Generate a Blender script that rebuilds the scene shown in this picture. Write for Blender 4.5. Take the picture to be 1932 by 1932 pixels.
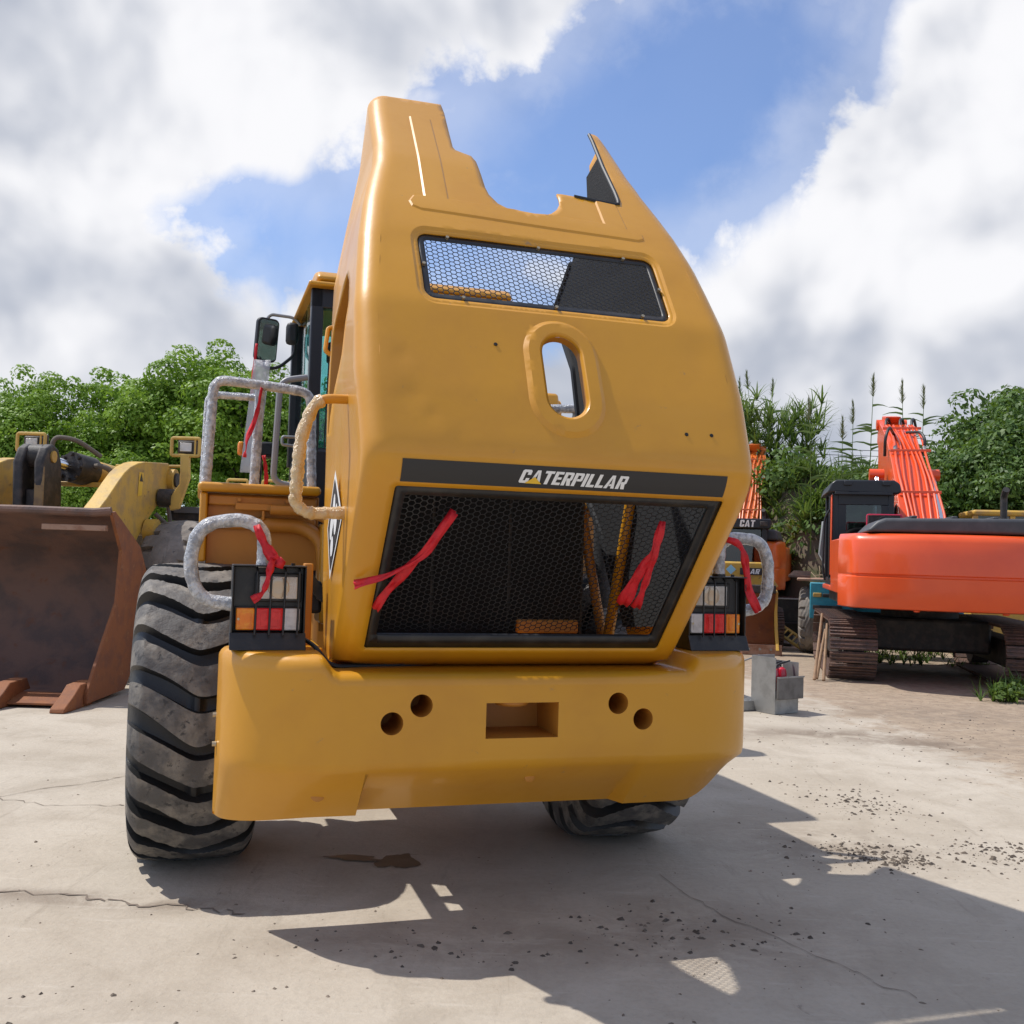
import bpy, bmesh, math, random
import numpy as np
from math import sin, cos, pi, radians, sqrt, atan, atan2
from mathutils import Vector, Matrix
from mathutils.geometry import delaunay_2d_cdt

scene = bpy.context.scene
for o in list(bpy.data.objects): bpy.data.objects.remove(o)
col = scene.collection
random.seed(7)
rng = np.random.default_rng(7)

# ------------------------------------------------------------------ camera
H = 1.8
PITCH = atan(79 / 1932.0); ROLL = 0.03
fwd = Vector((0, cos(PITCH), sin(PITCH))); rt = Vector((1, 0, 0)); upv = rt.cross(fwd)
r2 = rt * cos(ROLL) + upv * sin(ROLL); u2 = upv * cos(ROLL) - rt * sin(ROLL)
cam_d = bpy.data.cameras.new('camera'); cam = bpy.data.objects.new('camera', cam_d); col.objects.link(cam)
m3 = Matrix((r2, u2, -fwd)).transposed()
cam.matrix_world = Matrix.Translation((0, 0, H)) @ m3.to_4x4()
cam_d.sensor_width = 36; cam_d.sensor_height = 36; cam_d.lens = 36.0
cam_d.clip_start = 0.05; cam_d.clip_end = 2000
scene.camera = cam
scene.render.resolution_x = 1024; scene.render.resolution_y = 1024

# ------------------------------------------------------------------ light
SUN_EL = radians(58.2); SUN_AZ = radians(-73)          # azimuth clockwise from +Y: the sun stands to the left
sdir = Vector((sin(SUN_AZ) * cos(SUN_EL), cos(SUN_AZ) * cos(SUN_EL), sin(SUN_EL)))
sl = bpy.data.lights.new('sun', 'SUN'); sl.energy = 3.3; sl.angle = radians(0.53); sl.color = (1.0, 0.96, 0.905)
so = bpy.data.objects.new('sun', sl); col.objects.link(so)
so.rotation_euler = sdir.to_track_quat('Z', 'Y').to_euler(); so.location = sdir * 60

world = bpy.data.worlds.new('World'); scene.world = world; world.use_nodes = True
SKY_STRENGTH = 0.15
class NT:
    """tiny node-tree builder"""
    def __init__(s, nt): s.nt = nt; s.n = nt.nodes; s.l = nt.links
    def new(s, t, **k):
        n = s.n.new(t)
        for a, b in k.items(): setattr(n, a, b)
        return n
    def put(s, sock, v):
        if isinstance(v, bpy.types.NodeSocket): s.l.new(v, sock)
        elif v is not None:
            if hasattr(sock.default_value, '__len__') and not hasattr(v, '__len__'): v = (v,) * len(sock.default_value)
            if hasattr(v, '__len__') and len(v) == 3 and len(sock.default_value) == 4: v = (*v, 1)
            sock.default_value = v
    def math(s, op, a, b=None, c=None, clamp=False):
        n = s.new('ShaderNodeMath', operation=op, use_clamp=clamp)
        s.put(n.inputs[0], a); s.put(n.inputs[1], b); s.put(n.inputs[2], c)
        return n.outputs[0]
    def vmath(s, op, a, b=None, scale=None):
        n = s.new('ShaderNodeVectorMath', operation=op)
        s.put(n.inputs[0], a); s.put(n.inputs[1], b)
        if scale is not None: s.put(n.inputs['Scale'], scale)
        return n.outputs['Value'] if op in ('DOT_PRODUCT', 'LENGTH') else n.outputs[0]
    def noise(s, vec, scale, detail=4, rough=.55, dist=0, out=0):
        n = s.new('ShaderNodeTexNoise'); s.put(n.inputs['Vector'], vec)
        n.inputs['Scale'].default_value = scale; n.inputs['Detail'].default_value = detail
        n.inputs['Roughness'].default_value = rough; n.inputs['Distortion'].default_value = dist
        return n.outputs[out]
    def smooth(s, v, a, b, lo=0., hi=1.):
        n = s.new('ShaderNodeMapRange', interpolation_type='SMOOTHSTEP'); s.put(n.inputs[0], v)
        for i, x in enumerate((a, b, lo, hi)): s.put(n.inputs[i + 1], x)
        return n.outputs[0]
    def mix(s, f, a, b, mode='MIX'):
        n = s.new('ShaderNodeMix', data_type='RGBA', blend_type=mode)
        s.put(n.inputs[0], f); s.put(n.inputs[6], a); s.put(n.inputs[7], b)
        return n.outputs[2]

def build_world():
    nt = world.node_tree; nt.nodes.clear(); T = NT(nt)
    out = T.new('ShaderNodeOutputWorld'); bg = T.new('ShaderNodeBackground'); bg.inputs[1].default_value = SKY_STRENGTH
    sky = T.new('ShaderNodeTexSky', sky_type='NISHITA', sun_disc=False)
    sky.sun_elevation = SUN_EL; sky.sun_rotation = SUN_AZ; sky.air_density = 1.0; sky.dust_density = 0.6; sky.ozone_density = 2.2
    tc = T.new('ShaderNodeTexCoord'); d = tc.outputs['Generated']
    sp = T.new('ShaderNodeSeparateXYZ'); T.put(sp.inputs[0], d)
    az = T.math('ARCTAN2', sp.outputs[0], sp.outputs[1]); el = T.math('ARCSINE', sp.outputs[2])
    # cloud layer coordinates: the dome projected on a flat layer overhead
    zz = T.math('MAXIMUM', T.math('ADD', sp.outputs[2], .22), .06)
    pv = T.new('ShaderNodeCombineXYZ'); T.put(pv.inputs[0], T.math('DIVIDE', sp.outputs[0], zz)); T.put(pv.inputs[1], T.math('DIVIDE', sp.outputs[1], zz)); T.put(pv.inputs[2], 3.1)
    p = pv.outputs[0]
    wv = T.new('ShaderNodeTexNoise'); T.put(wv.inputs['Vector'], d); wv.inputs['Scale'].default_value = 4.0; wv.inputs['Detail'].default_value = 1
    dw = T.vmath('ADD', d, T.vmath('SCALE', T.vmath('SUBTRACT', wv.outputs['Color'], (.5, .5, .5)), None, .10))
    nbig = T.noise(p, 1.0, 2, .5, 0.)
    nmid = T.noise(dw, 4.6, 4, .55, 0.)
    nfin = T.noise(dw, 12, 6, .58, 0.)
    pf = T.math('SUBTRACT', T.math('ABSOLUTE', T.math('SUBTRACT', nfin, .5)), .10)
    # cumulus banks and the blue gap, as soft masses on the dome (azimuth, elevation, radii, tilt, weight)
    blobs = [(-.42, .42, .30, .15, .2, 1.0), (-.12, .55, .30, .10, .1, .8), (-.43, .19, .27, .11, .0, .95), (-.55, .33, .25, .2, .0, .6),
             (.42, .27, .26, .17, -.3, 1.15), (.50, .47, .18, .20, -.5, .9), (.30, .10, .4, .10, 0, .8), (-.1, .10, .4, .08, 0, .6), (.02, .275, .09, .04, 0, .55),
             (.04, .36, .30, .075, -.35, -1.0), (.19, .48, .24, .10, -.75, -1.0), (-.28, .30, .13, .05, .1, -.75), (-.22, .11, .09, .035, .2, -.45)]
    acc = T.math('MULTIPLY', T.math('SUBTRACT', nbig, .37), 1.1)
    for (a, e, ra, re, tilt, wgt) in blobs:
        da = T.math('SUBTRACT', az, a); de = T.math('SUBTRACT', el, e)
        x = T.math('ADD', T.math('MULTIPLY', da, cos(tilt) / ra), T.math('MULTIPLY', de, -sin(tilt) / ra))
        y = T.math('ADD', T.math('MULTIPLY', da, sin(tilt) / re), T.math('MULTIPLY', de, cos(tilt) / re))
        q = T.math('ADD', T.math('MULTIPLY', x, x), T.math('MULTIPLY', y, y))
        g = T.math('POWER', 2.71828, T.math('MULTIPLY', q, -1))
        acc = T.math('MULTIPLY_ADD', g, wgt, acc)
    body = T.math('ADD', acc, T.math('MULTIPLY', T.math('SUBTRACT', nmid, .5), 2.0))
    body = T.math('ADD', body, T.math('MULTIPLY', T.math('SUBTRACT', nfin, .5), .85))
    body = T.math('MULTIPLY_ADD', pf, 1.6, body)
    cover = T.smooth(body, .0, .60)
    thin = T.smooth(body, -.8, .25, .10, .36)
    cover = T.math('MAXIMUM', cover, thin)
    # self-shadow of the clouds: density a step towards the sun compared with the density here
    off = T.vmath('ADD', dw, tuple(Vector((-.50, .15, .80)) * .05))
    relief = T.math('SUBTRACT', T.noise(dw, 7.5, 3, .5), T.noise(off, 7.5, 3, .5))
    thick = T.smooth(body, .45, 1.8)
    soft = T.noise(d, 4.2, 2, .5, .0)
    lum = T.math('ADD', T.math('MULTIPLY_ADD', thick, -.22, .96), T.math('MULTIPLY', relief, 1.0))
    lum = T.math('ADD', lum, T.math('MULTIPLY', T.math('SUBTRACT', soft, .5), 1.15))
    lum = T.math('MULTIPLY_ADD', pf, .3, lum)
    lum = T.math('SUBTRACT', lum, T.smooth(el, .34, .10, 0, .17))
    S = 1 / SKY_STRENGTH
    ramp = T.mix(T.smooth(lum, .45, 1.0), (.38 * S, .41 * S, .48 * S), (.75 * S, .75 * S, .77 * S))
    skyc = T.mix(1.0, sky.outputs[0], (.50, .64, .84), 'MULTIPLY')
    haze = T.mix(T.smooth(el, .28, .0, 0, .5), skyc, (.48 * S, .54 * S, .64 * S))
    colr = T.mix(cover, haze, ramp)
    T.put(bg.inputs[0], colr); T.l.new(bg.outputs[0], out.inputs[0])
build_world()
try: world.cycles.sampling_method = 'MANUAL'; world.cycles.sample_map_resolution = 512
except Exception: pass

vs = scene.view_settings; vs.view_transform = 'Standard'; vs.look = 'None'; vs.exposure = 0.36; vs.gamma = 1.0; vs.use_curve_mapping = False
scene.render.engine = 'CYCLES'
try:
    scene.cycles.max_bounces = 8; scene.cycles.transparent_max_bounces = 16; scene.cycles.caustics_reflective = False; scene.cycles.caustics_refractive = False
except Exception: pass

# ------------------------------------------------------------------ materials
MATS = {}
def mat(name, base, rough=.5, metal=0., var=None, vscale=6., vlo=.42, vhi=.66, bump=0., bscale=40., coat=0., spec=.5,
        var2=None, v2scale=30., v2lo=.58, v2hi=.72, detail=6, rvar=0., trans=0., alpha=1., stretch=None, bdetail=4):
    if name in MATS: return MATS[name]
    m = bpy.data.materials.new(name); m.use_nodes = True; nt = m.node_tree; T = NT(nt)
    b = nt.nodes['Principled BSDF']
    tc = T.new('ShaderNodeTexCoord'); v = tc.outputs['Object']
    if stretch:
        mp = T.new('ShaderNodeMapping'); T.put(mp.inputs[0], v); mp.inputs['Scale'].default_value = stretch; v = mp.outputs[0]
    c = base
    if var is not None:
        n1 = T.noise(v, vscale, detail, .6, .2); f = T.smooth(n1, vlo, vhi); c = T.mix(f, base, var)
        if rvar: T.put(b.inputs['Roughness'], T.math('MULTIPLY_ADD', f, rvar, rough, clamp=True))
    if var2 is not None:
        f2 = T.smooth(T.noise(v, v2scale, 8, .65, .3), v2lo, v2hi); c = T.mix(f2, c, var2)
    T.put(b.inputs['Base Color'], c)
    if not (var is not None and rvar): b.inputs['Roughness'].default_value = rough
    b.inputs['Metallic'].default_value = metal; b.inputs['Specular IOR Level'].default_value = spec
    b.inputs['Coat Weight'].default_value = coat; b.inputs['Coat Roughness'].default_value = .10
    b.inputs['Transmission Weight'].default_value = trans; b.inputs['Alpha'].default_value = alpha
    if bump:
        bn = T.new('ShaderNodeBump'); bn.inputs['Strength'].default_value = min(1, bump); bn.inputs['Distance'].default_value = .02
        T.put(bn.inputs['Height'], T.noise(v, bscale, bdetail, .6)); T.l.new(bn.outputs[0], b.inputs['Normal'])
    MATS[name] = m
    return m

YEL = mat('yellow paint', (.62, .285, .011), .40, 0, var=(.575, .258, .013), vscale=1.6, bump=.045, bscale=16, coat=.34, spec=.45, var2=(.38, .21, .07), v2scale=11, v2lo=.66, v2hi=.75, rvar=.12)
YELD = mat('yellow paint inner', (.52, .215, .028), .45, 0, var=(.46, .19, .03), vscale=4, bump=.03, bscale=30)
YELO = mat('worn yellow paint', (.60, .365, .055), .55, 0, var=(.42, .27, .09), vscale=3.5, var2=(.16, .09, .05), v2scale=11, v2lo=.6, v2hi=.74, bump=.15, bscale=30)
YELC = mat('chalky yellow paint', (.62, .40, .09), .5, 0, var=(.5, .31, .08), vscale=5)
BLK = mat('black paint', (.012, .012, .013), .38, var=(.03, .028, .026), vscale=9, bump=.03, bscale=60)
BLKM = mat('black mesh paint', (.016, .016, .017), .32)
FOAM = mat('black foam lining', (.012, .013, .015), .85, bump=.25, bscale=90)
DECK = mat('charcoal decal vinyl', (.022, .021, .021), .5)
WHITE = mat('white vinyl', (.80, .80, .78), .45)
YTRI = mat('decal yellow vinyl', (.78, .48, .03), .45)
RUBK = mat('black rubber with groove shade', (.018, .018, .018), .45, bump=.1, bscale=60)  # tread groove rubber, its black also carries painted recess shade
RUBBER = mat('black rubber dusty', (.10, .094, .088), .62, var=(.24, .215, .18), vscale=8, vlo=.40, vhi=.68, var2=(.055, .053, .051), v2scale=17, v2lo=.56, v2hi=.66, bump=.25, bscale=45, spec=.35)
RUBW = mat('worn grey rubber', (.20, .175, .15), .8, var=(.28, .245, .21), vscale=4, bump=.35, bscale=26, spec=.2, var2=(.07, .06, .055), v2scale=14, v2lo=.6, v2hi=.7)
SEAL = mat('rubber seal', (.012, .014, .017), .55)
GLASSLAMP = mat('clear lamp lens', (.80, .78, .74), .12, bump=.6, bscale=260, coat=.8, spec=.8, var=(.62, .59, .54), vscale=9)
AMB = mat('amber lens', (.85, .20, .004), .15, coat=.25, var=(.90, .34, .015), vscale=22, bump=.1, bscale=160)
REDL = mat('red lens', (.72, .006, .010), .15, coat=.25, var=(.85, .02, .02), vscale=22, bump=.1, bscale=160)
CLR = mat('clear lens', (.66, .65, .66), .15, coat=.3, var=(.55, .54, .55), vscale=26, bump=.1, bscale=160)
WRAP = mat('cling film wrap', (.62, .63, .64), .22, var=(.30, .31, .33), vscale=30, vlo=.4, vhi=.62, bump=.9, bscale=70, coat=.8, spec=.8, rvar=.2, bdetail=7)
WRAPY = mat('cling film over yellow tube', (.74, .53, .26), .25, var=(.62, .38, .12), vscale=22, bump=.9, bscale=70, coat=.8, spec=.8, bdetail=7)
RIB = mat('red ribbon', (.62, .008, .018), .55, var=(.5, .006, .015), vscale=30, bump=.15, bscale=120)
STEEL = mat('galvanised sheet steel', (.34, .34, .33), .42, .55, var=(.26, .26, .25), vscale=5, bump=.05, bscale=20, var2=(.62, .62, .6), v2scale=5.5, v2lo=.66, v2hi=.68)
CHROME = mat('chrome rod', (.75, .76, .78), .12, 1.)
DARK = mat('dark grimy steel', (.028, .025, .023), .6, var=(.07, .055, .045), vscale=8, bump=.2, bscale=30)
RUST = mat('rusty bucket steel', (.175, .098, .072), .72, var=(.105, .070, .060), vscale=2.2, bump=.25, bscale=24, var2=(.17, .062, .028), v2scale=5, v2lo=.56, v2hi=.76)
RUSTO = mat('orange rust steel', (.27, .095, .032), .75, var=(.2, .075, .035), vscale=5, bump=.2, bscale=30, var2=(.33, .16, .06), v2scale=9)
RUSTE = mat('worn bright steel edge', (.36, .22, .15), .55, .2, var=(.25, .12, .07), vscale=7)
ORG = mat('orange red paint', (.80, .095, .016), .33, var=(.76, .085, .015), vscale=2, coat=.35, bump=.03, bscale=20)
ORG2 = mat('bright orange paint', (.72, .16, .02), .36, var=(.62, .12, .02), vscale=3, coat=.3)
GREY = mat('grey plastic cover', (.055, .057, .062), .5, var=(.075, .076, .08), vscale=4, bump=.05, bscale=30)
CABB = mat('cab black', (.016, .017, .021), .35)
TEAL = mat('teal paint', (.03, .27, .36), .45, var=(.04, .32, .42), vscale=6, var2=(.20, .12, .09), v2scale=8, v2lo=.64, v2hi=.72)
MUDTRK = mat('track shoe steel', (.17, .10, .075), .6, .2, var=(.10, .07, .06), vscale=9, bump=.35, bscale=35, var2=(.21, .10, .065), v2scale=20)
HOSE = mat('hydraulic hose', (.02, .02, .02), .5)
WOOD = mat('weathered bamboo', (.33, .20, .11), .7, var=(.24, .15, .085), vscale=12)
PINK = mat('pink red enamel', (.6, .03, .08), .4)
BLUET = mat('blue tarpaulin', (.03, .3, .55), .6)

def glass_mat(name, tint, rough=.02, mixf=.25):
    m = bpy.data.materials.new(name); m.use_nodes = True; nt = m.node_tree; nt.nodes.clear(); T = NT(nt)
    o = T.new('ShaderNodeOutputMaterial'); tr = T.new('ShaderNodeBsdfTransparent'); T.put(tr.inputs[0], tint)
    gl = T.new('ShaderNodeBsdfGlossy'); gl.inputs['Roughness'].default_value = rough
    lw = T.new('ShaderNodeLayerWeight'); lw.inputs[0].default_value = .25
    mx = T.new('ShaderNodeMixShader'); T.put(mx.inputs[0], T.math('MULTIPLY_ADD', lw.outputs['Fresnel'], .8, .06, clamp=True))
    T.l.new(tr.outputs[0], mx.inputs[1]); T.l.new(gl.outputs[0], mx.inputs[2]); T.l.new(mx.outputs[0], o.inputs[0])
    return m
GLASS = glass_mat('teal tinted glass', (.62, .86, .86)); GLASSD = glass_mat('smoked cab glass', (.45, .5, .52))
MIRR = mat('mirror glass', (.8, .8, .8), .03, 1.)

def leaf_mat(name, c1, c2, tr=.35, scale=1.1):
    m = bpy.data.materials.new(name); m.use_nodes = True; nt = m.node_tree; nt.nodes.clear(); T = NT(nt)
    o = T.new('ShaderNodeOutputMaterial'); g = T.new('ShaderNodeNewGeometry')
    tc = T.new('ShaderNodeTexCoord')
    f = T.math('MULTIPLY_ADD', T.math('SUBTRACT', g.outputs['Random Per Island'], .5), .7, T.smooth(T.noise(tc.outputs['Object'], scale, 3), .35, .65), clamp=True)
    c = T.mix(f, c1, c2)
    d = T.new('ShaderNodeBsdfPrincipled'); T.put(d.inputs['Base Color'], c); d.inputs['Roughness'].default_value = .5; d.inputs['Specular IOR Level'].default_value = .35
    t = T.new('ShaderNodeBsdfTranslucent'); T.put(t.inputs[0], T.mix(.5, c, (.16, .24, .02)))
    mx = T.new('ShaderNodeMixShader'); mx.inputs[0].default_value = tr
    T.l.new(d.outputs[0], mx.inputs[1]); T.l.new(t.outputs[0], mx.inputs[2]); T.l.new(mx.outputs[0], o.inputs[0])
    return m
LEAF_A = leaf_mat('bright broadleaf', (.15, .28, .022), (.30, .47, .06), .42)
LEAF_B = leaf_mat('dark broadleaf', (.055, .115, .02), (.125, .21, .045))
LEAF_R = leaf_mat('reed leaf', (.08, .145, .028), (.19, .27, .07))
LEAF_W = leaf_mat('weed leaf', (.06, .12, .02), (.13, .2, .04))
PLUME = mat('reed plume', (.22, .25, .11), .9)
DRYG = mat('dry root stems', (.26, .2, .13), .9)
BARK = mat('bark', (.10, .08, .06), .9, var=(.06, .05, .04), vscale=6, bump=.4, bscale=18)

# ------------------------------------------------------------------ mesh helpers
class MB:
    def __init__(s): s.v = []; s.f = []
    def add(s, vs_, fs):
        k = len(s.v); s.v += [tuple(map(float, p)) for p in vs_]; s.f += [tuple(i + k for i in f) for f in fs]; return s
    def box(s, x0, x1, y0, y1, z0, z1, M=None):
        P = [Vector((x, y, z)) for z in (z0, z1) for y in (y0, y1) for x in (x0, x1)]
        if M is not None: P = [M @ p for p in P]
        return s.add(P, [(0, 2, 3, 1), (4, 5, 7, 6), (0, 1, 5, 4), (2, 6, 7, 3), (0, 4, 6, 2), (1, 3, 7, 5)])
    def tube(s, pts, r, n=10, closed=False, caps=True):
        P = [Vector(p) for p in pts]; m = len(P); R = r if hasattr(r, '__len__') else [r] * m
        t0 = (P[1] - P[0]).normalized(); a = Vector((0, 0, 1)) if abs(t0.z) < .9 else Vector((1, 0, 0))
        nx = t0.cross(a).normalized(); vv = []
        for i, p in enumerate(P):
            if closed: t = (P[(i + 1) % m] - P[i - 1]).normalized()
            else: t = (P[min(i + 1, m - 1)] - P[max(i - 1, 0)]).normalized()
            nx = (nx - t * nx.dot(t)).normalized(); ny = t.cross(nx)
            for k in range(n):
                an = 2 * pi * k / n; vv.append(p + (nx * cos(an) + ny * sin(an)) * R[i])
        ff = []
        for i in range(m if closed else m - 1):
            j = (i + 1) % m
            for k in range(n): ff.append((i * n + k, i * n + (k + 1) % n, j * n + (k + 1) % n, j * n + k))
        if caps and not closed: ff += [tuple(range(n))[::-1], tuple(range((m - 1) * n, m * n))]
        return s.add(vv, ff)
    def prism(s, poly, ax, lo, hi, M=None):
        # poly in the two other axes (cyclic order), extruded along ax
        def mk(p, h):
            q = {'x': (h, p[0], p[1]), 'y': (p[0], h, p[1]), 'z': (p[0], p[1], h)}[ax]
            q = Vector(q); return M @ q if M is not None else q
        n = len(poly); V = [mk(p, lo) for p in poly] + [mk(p, hi) for p in poly]
        F = [tuple(range(n))[::-1], tuple(range(n, 2 * n))] + [(i, (i + 1) % n, n + (i + 1) % n, n + i) for i in range(n)]
        return s.add(V, F)
    def grid(s, fn, nu, nv, cu=False):
        V = [fn(i, j) for i in range(nu) for j in range(nv)]; F = []
        for i in range(nu if cu else nu - 1):
            for j in range(nv - 1):
                a = i * nv + j; b = ((i + 1) % nu) * nv + j; F.append((a, b, b + 1, a + 1))
        return s.add(V, F)
    def lathe(s, prof, n=24, ax='z', c=(0, 0, 0)):
        c = Vector(c)
        def fn(i, j):
            a = 2 * pi * i / n; r, h = prof[j]
            q = {'z': (r * cos(a), r * sin(a), h), 'x': (h, r * cos(a), r * sin(a)), 'y': (r * cos(a), h, r * sin(a))}[ax]
            return c + Vector(q)
        return s.grid(fn, n, len(prof), True)
    def cyl(s, p0, p1, r, n=16, r1=None): return s.tube([p0, p1], [r, r if r1 is None else r1], n)
    def build(s, name, m, parent=None, smooth=35, bevel=0., seg=2, norm=True, sub=0):
        me = bpy.data.meshes.new(name); me.from_pydata(s.v, [], s.f); me.update()
        if norm:
            bm = bmesh.new(); bm.from_mesh(me); bmesh.ops.remove_doubles(bm, verts=bm.verts, dist=1e-5); bmesh.ops.recalc_face_normals(bm, faces=bm.faces); bm.to_mesh(me); bm.free()
        me.materials.append(m)
        if smooth:
            me.shade_smooth()
            try: me.set_sharp_from_angle(angle=radians(smooth))
            except Exception: pass
        o = bpy.data.objects.new(name, me); col.objects.link(o)
        if parent is not None: o.parent = parent
        if sub:
            md = o.modifiers.new('sub', 'SUBSURF'); md.levels = md.render_levels = sub
        if bevel:
            md = o.modifiers.new('bevel', 'BEVEL'); md.width = bevel; md.segments = seg; md.limit_method = 'ANGLE'; md.angle_limit = radians(40)
            md.harden_normals = False
        return o

def rpath(pts, r, n=5, closed=False):
    """polyline with rounded corners"""
    P = [Vector(p) for p in pts]; out = []; m = len(P)
    for i, p in enumerate(P):
        if not closed and i in (0, m - 1): out.append(p); continue
        a = P[i - 1] - p; b = P[(i + 1) % m] - p; rr = min(r, a.length * .49, b.length * .49)
        s0 = p + a.normalized() * rr; s1 = p + b.normalized() * rr
        for k in range(n + 1):
            t = k / n; out.append(s0 * (1 - t) ** 2 + p * 2 * t * (1 - t) + s1 * t * t)
    return out
def thing(name, label, cat, loc=(0, 0, 0), rz=0., group=None):
    o = bpy.data.objects.new(name, None); col.objects.link(o); o.location = loc; o.rotation_euler = (0, 0, rz); o.empty_display_size = .2
    o['label'] = label; o['category'] = cat
    if group: o['group'] = group
    return o
def tag(o, label, cat, group=None):
    o['label'] = label; o['category'] = cat
    if group: o['group'] = group
    return o
def struct(o): o['kind'] = 'structure'; return o
def stuff(o): o['kind'] = 'stuff'; return o
def boxp(name, m, parent, x0, x1, y0, y1, z0, z1, bevel=.008, M=None, seg=2):
    return MB().box(x0, x1, y0, y1, z0, z1, M).build(name, m, parent, bevel=bevel, seg=seg)
def tubep(name, m, parent, pts, r, n=10, round_=0., closed=False):
    if round_: pts = rpath(pts, round_, 6, closed)
    return MB().tube(pts, r, n, closed).build(name, m, parent)
def sstep(a, b, x):
    t = np.clip((x - a) / (b - a), 0, 1); return t * t * (3 - 2 * t)

# condensed heavy lettering, drawn as butted convex pieces on a unit-high cell
def glyph(ch):
    t, h, w = .20, .19, .52
    R = lambda a, b, c, d: [(a, c), (b, c), (b, d), (a, d)]
    if ch == 'I': return t, [R(0, t, 0, 1)]
    if ch == 'L': return w * .88, [R(0, t, 0, 1), R(t, w * .88, 0, h)]
    if ch == 'T': return w, [R(0, w, 1 - h, 1), R(w / 2 - t / 2, w / 2 + t / 2, 0, 1 - h)]
    if ch == 'E': return w * .9, [R(0, t, 0, 1), R(t, w * .9, 0, h), R(t, w * .9, 1 - h, 1), R(t, w * .82, .5 - h * .45, .5 + h * .45)]
    if ch in 'PR':
        q = [R(0, t, 0, 1), R(t, w - t * .8, 1 - h, 1), R(t, w - t * .8, .38, .38 + h * .9), [(w - t * .8, .38), (w - .06, .38), (w, .46), (w, .92), (w - .06, 1), (w - t * .8, 1)]]
        if ch == 'R': q += [[(t + .02, .38), (w - .08, .38), (w + .02, 0), (w - t, 0)]]
        return w, q
    if ch == 'C':
        return w, [[(0, .1), (t, .1), (t, .9), (0, .9)], [(0, .1), (.07, 0), (w - .07, 0), (w, .1), (w, h), (t, h), (t, .1)], [(0, .9), (t, .9), (t, 1 - h), (w, 1 - h), (w, .9), (w - .07, 1), (.07, 1)],
                   R(w - t, w, h, .38), R(w - t, w, .62, 1 - h)]
    if ch == 'A':
        W = .62
        return W, [[(0, 0), (t, 0), (W / 2 - .01, .8), (W / 2 - .01, 1), (W / 2 - .1, 1)], [(W - t, 0), (W, 0), (W / 2 + .1, 1), (W / 2 - .01, 1), (W / 2 - .01, .8)], [(t * .9 + .05, .18), (W - t * .9 - .05, .18), (W - t * .9 - .095, .34), (t * .9 + .095, .34)]]
def lettering(text, x0, height, width, place, lift=0., shear=.16):
    """returns MB of the text; place(x, y, lift) maps text plane to space"""
    mb = MB(); x = 0.; cells = []
    for ch in text:
        w, q = glyph(ch); cells.append((x, q)); x += w + .07
    tot = x - .07; k = width / (tot + shear)
    for cx, q in cells:
        for poly in q:
            V = [place(x0 + k * (cx + a + shear * b), height * b, lift) for a, b in poly]
            mb.add(V, [tuple(range(len(V)))])
    return mb


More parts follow.
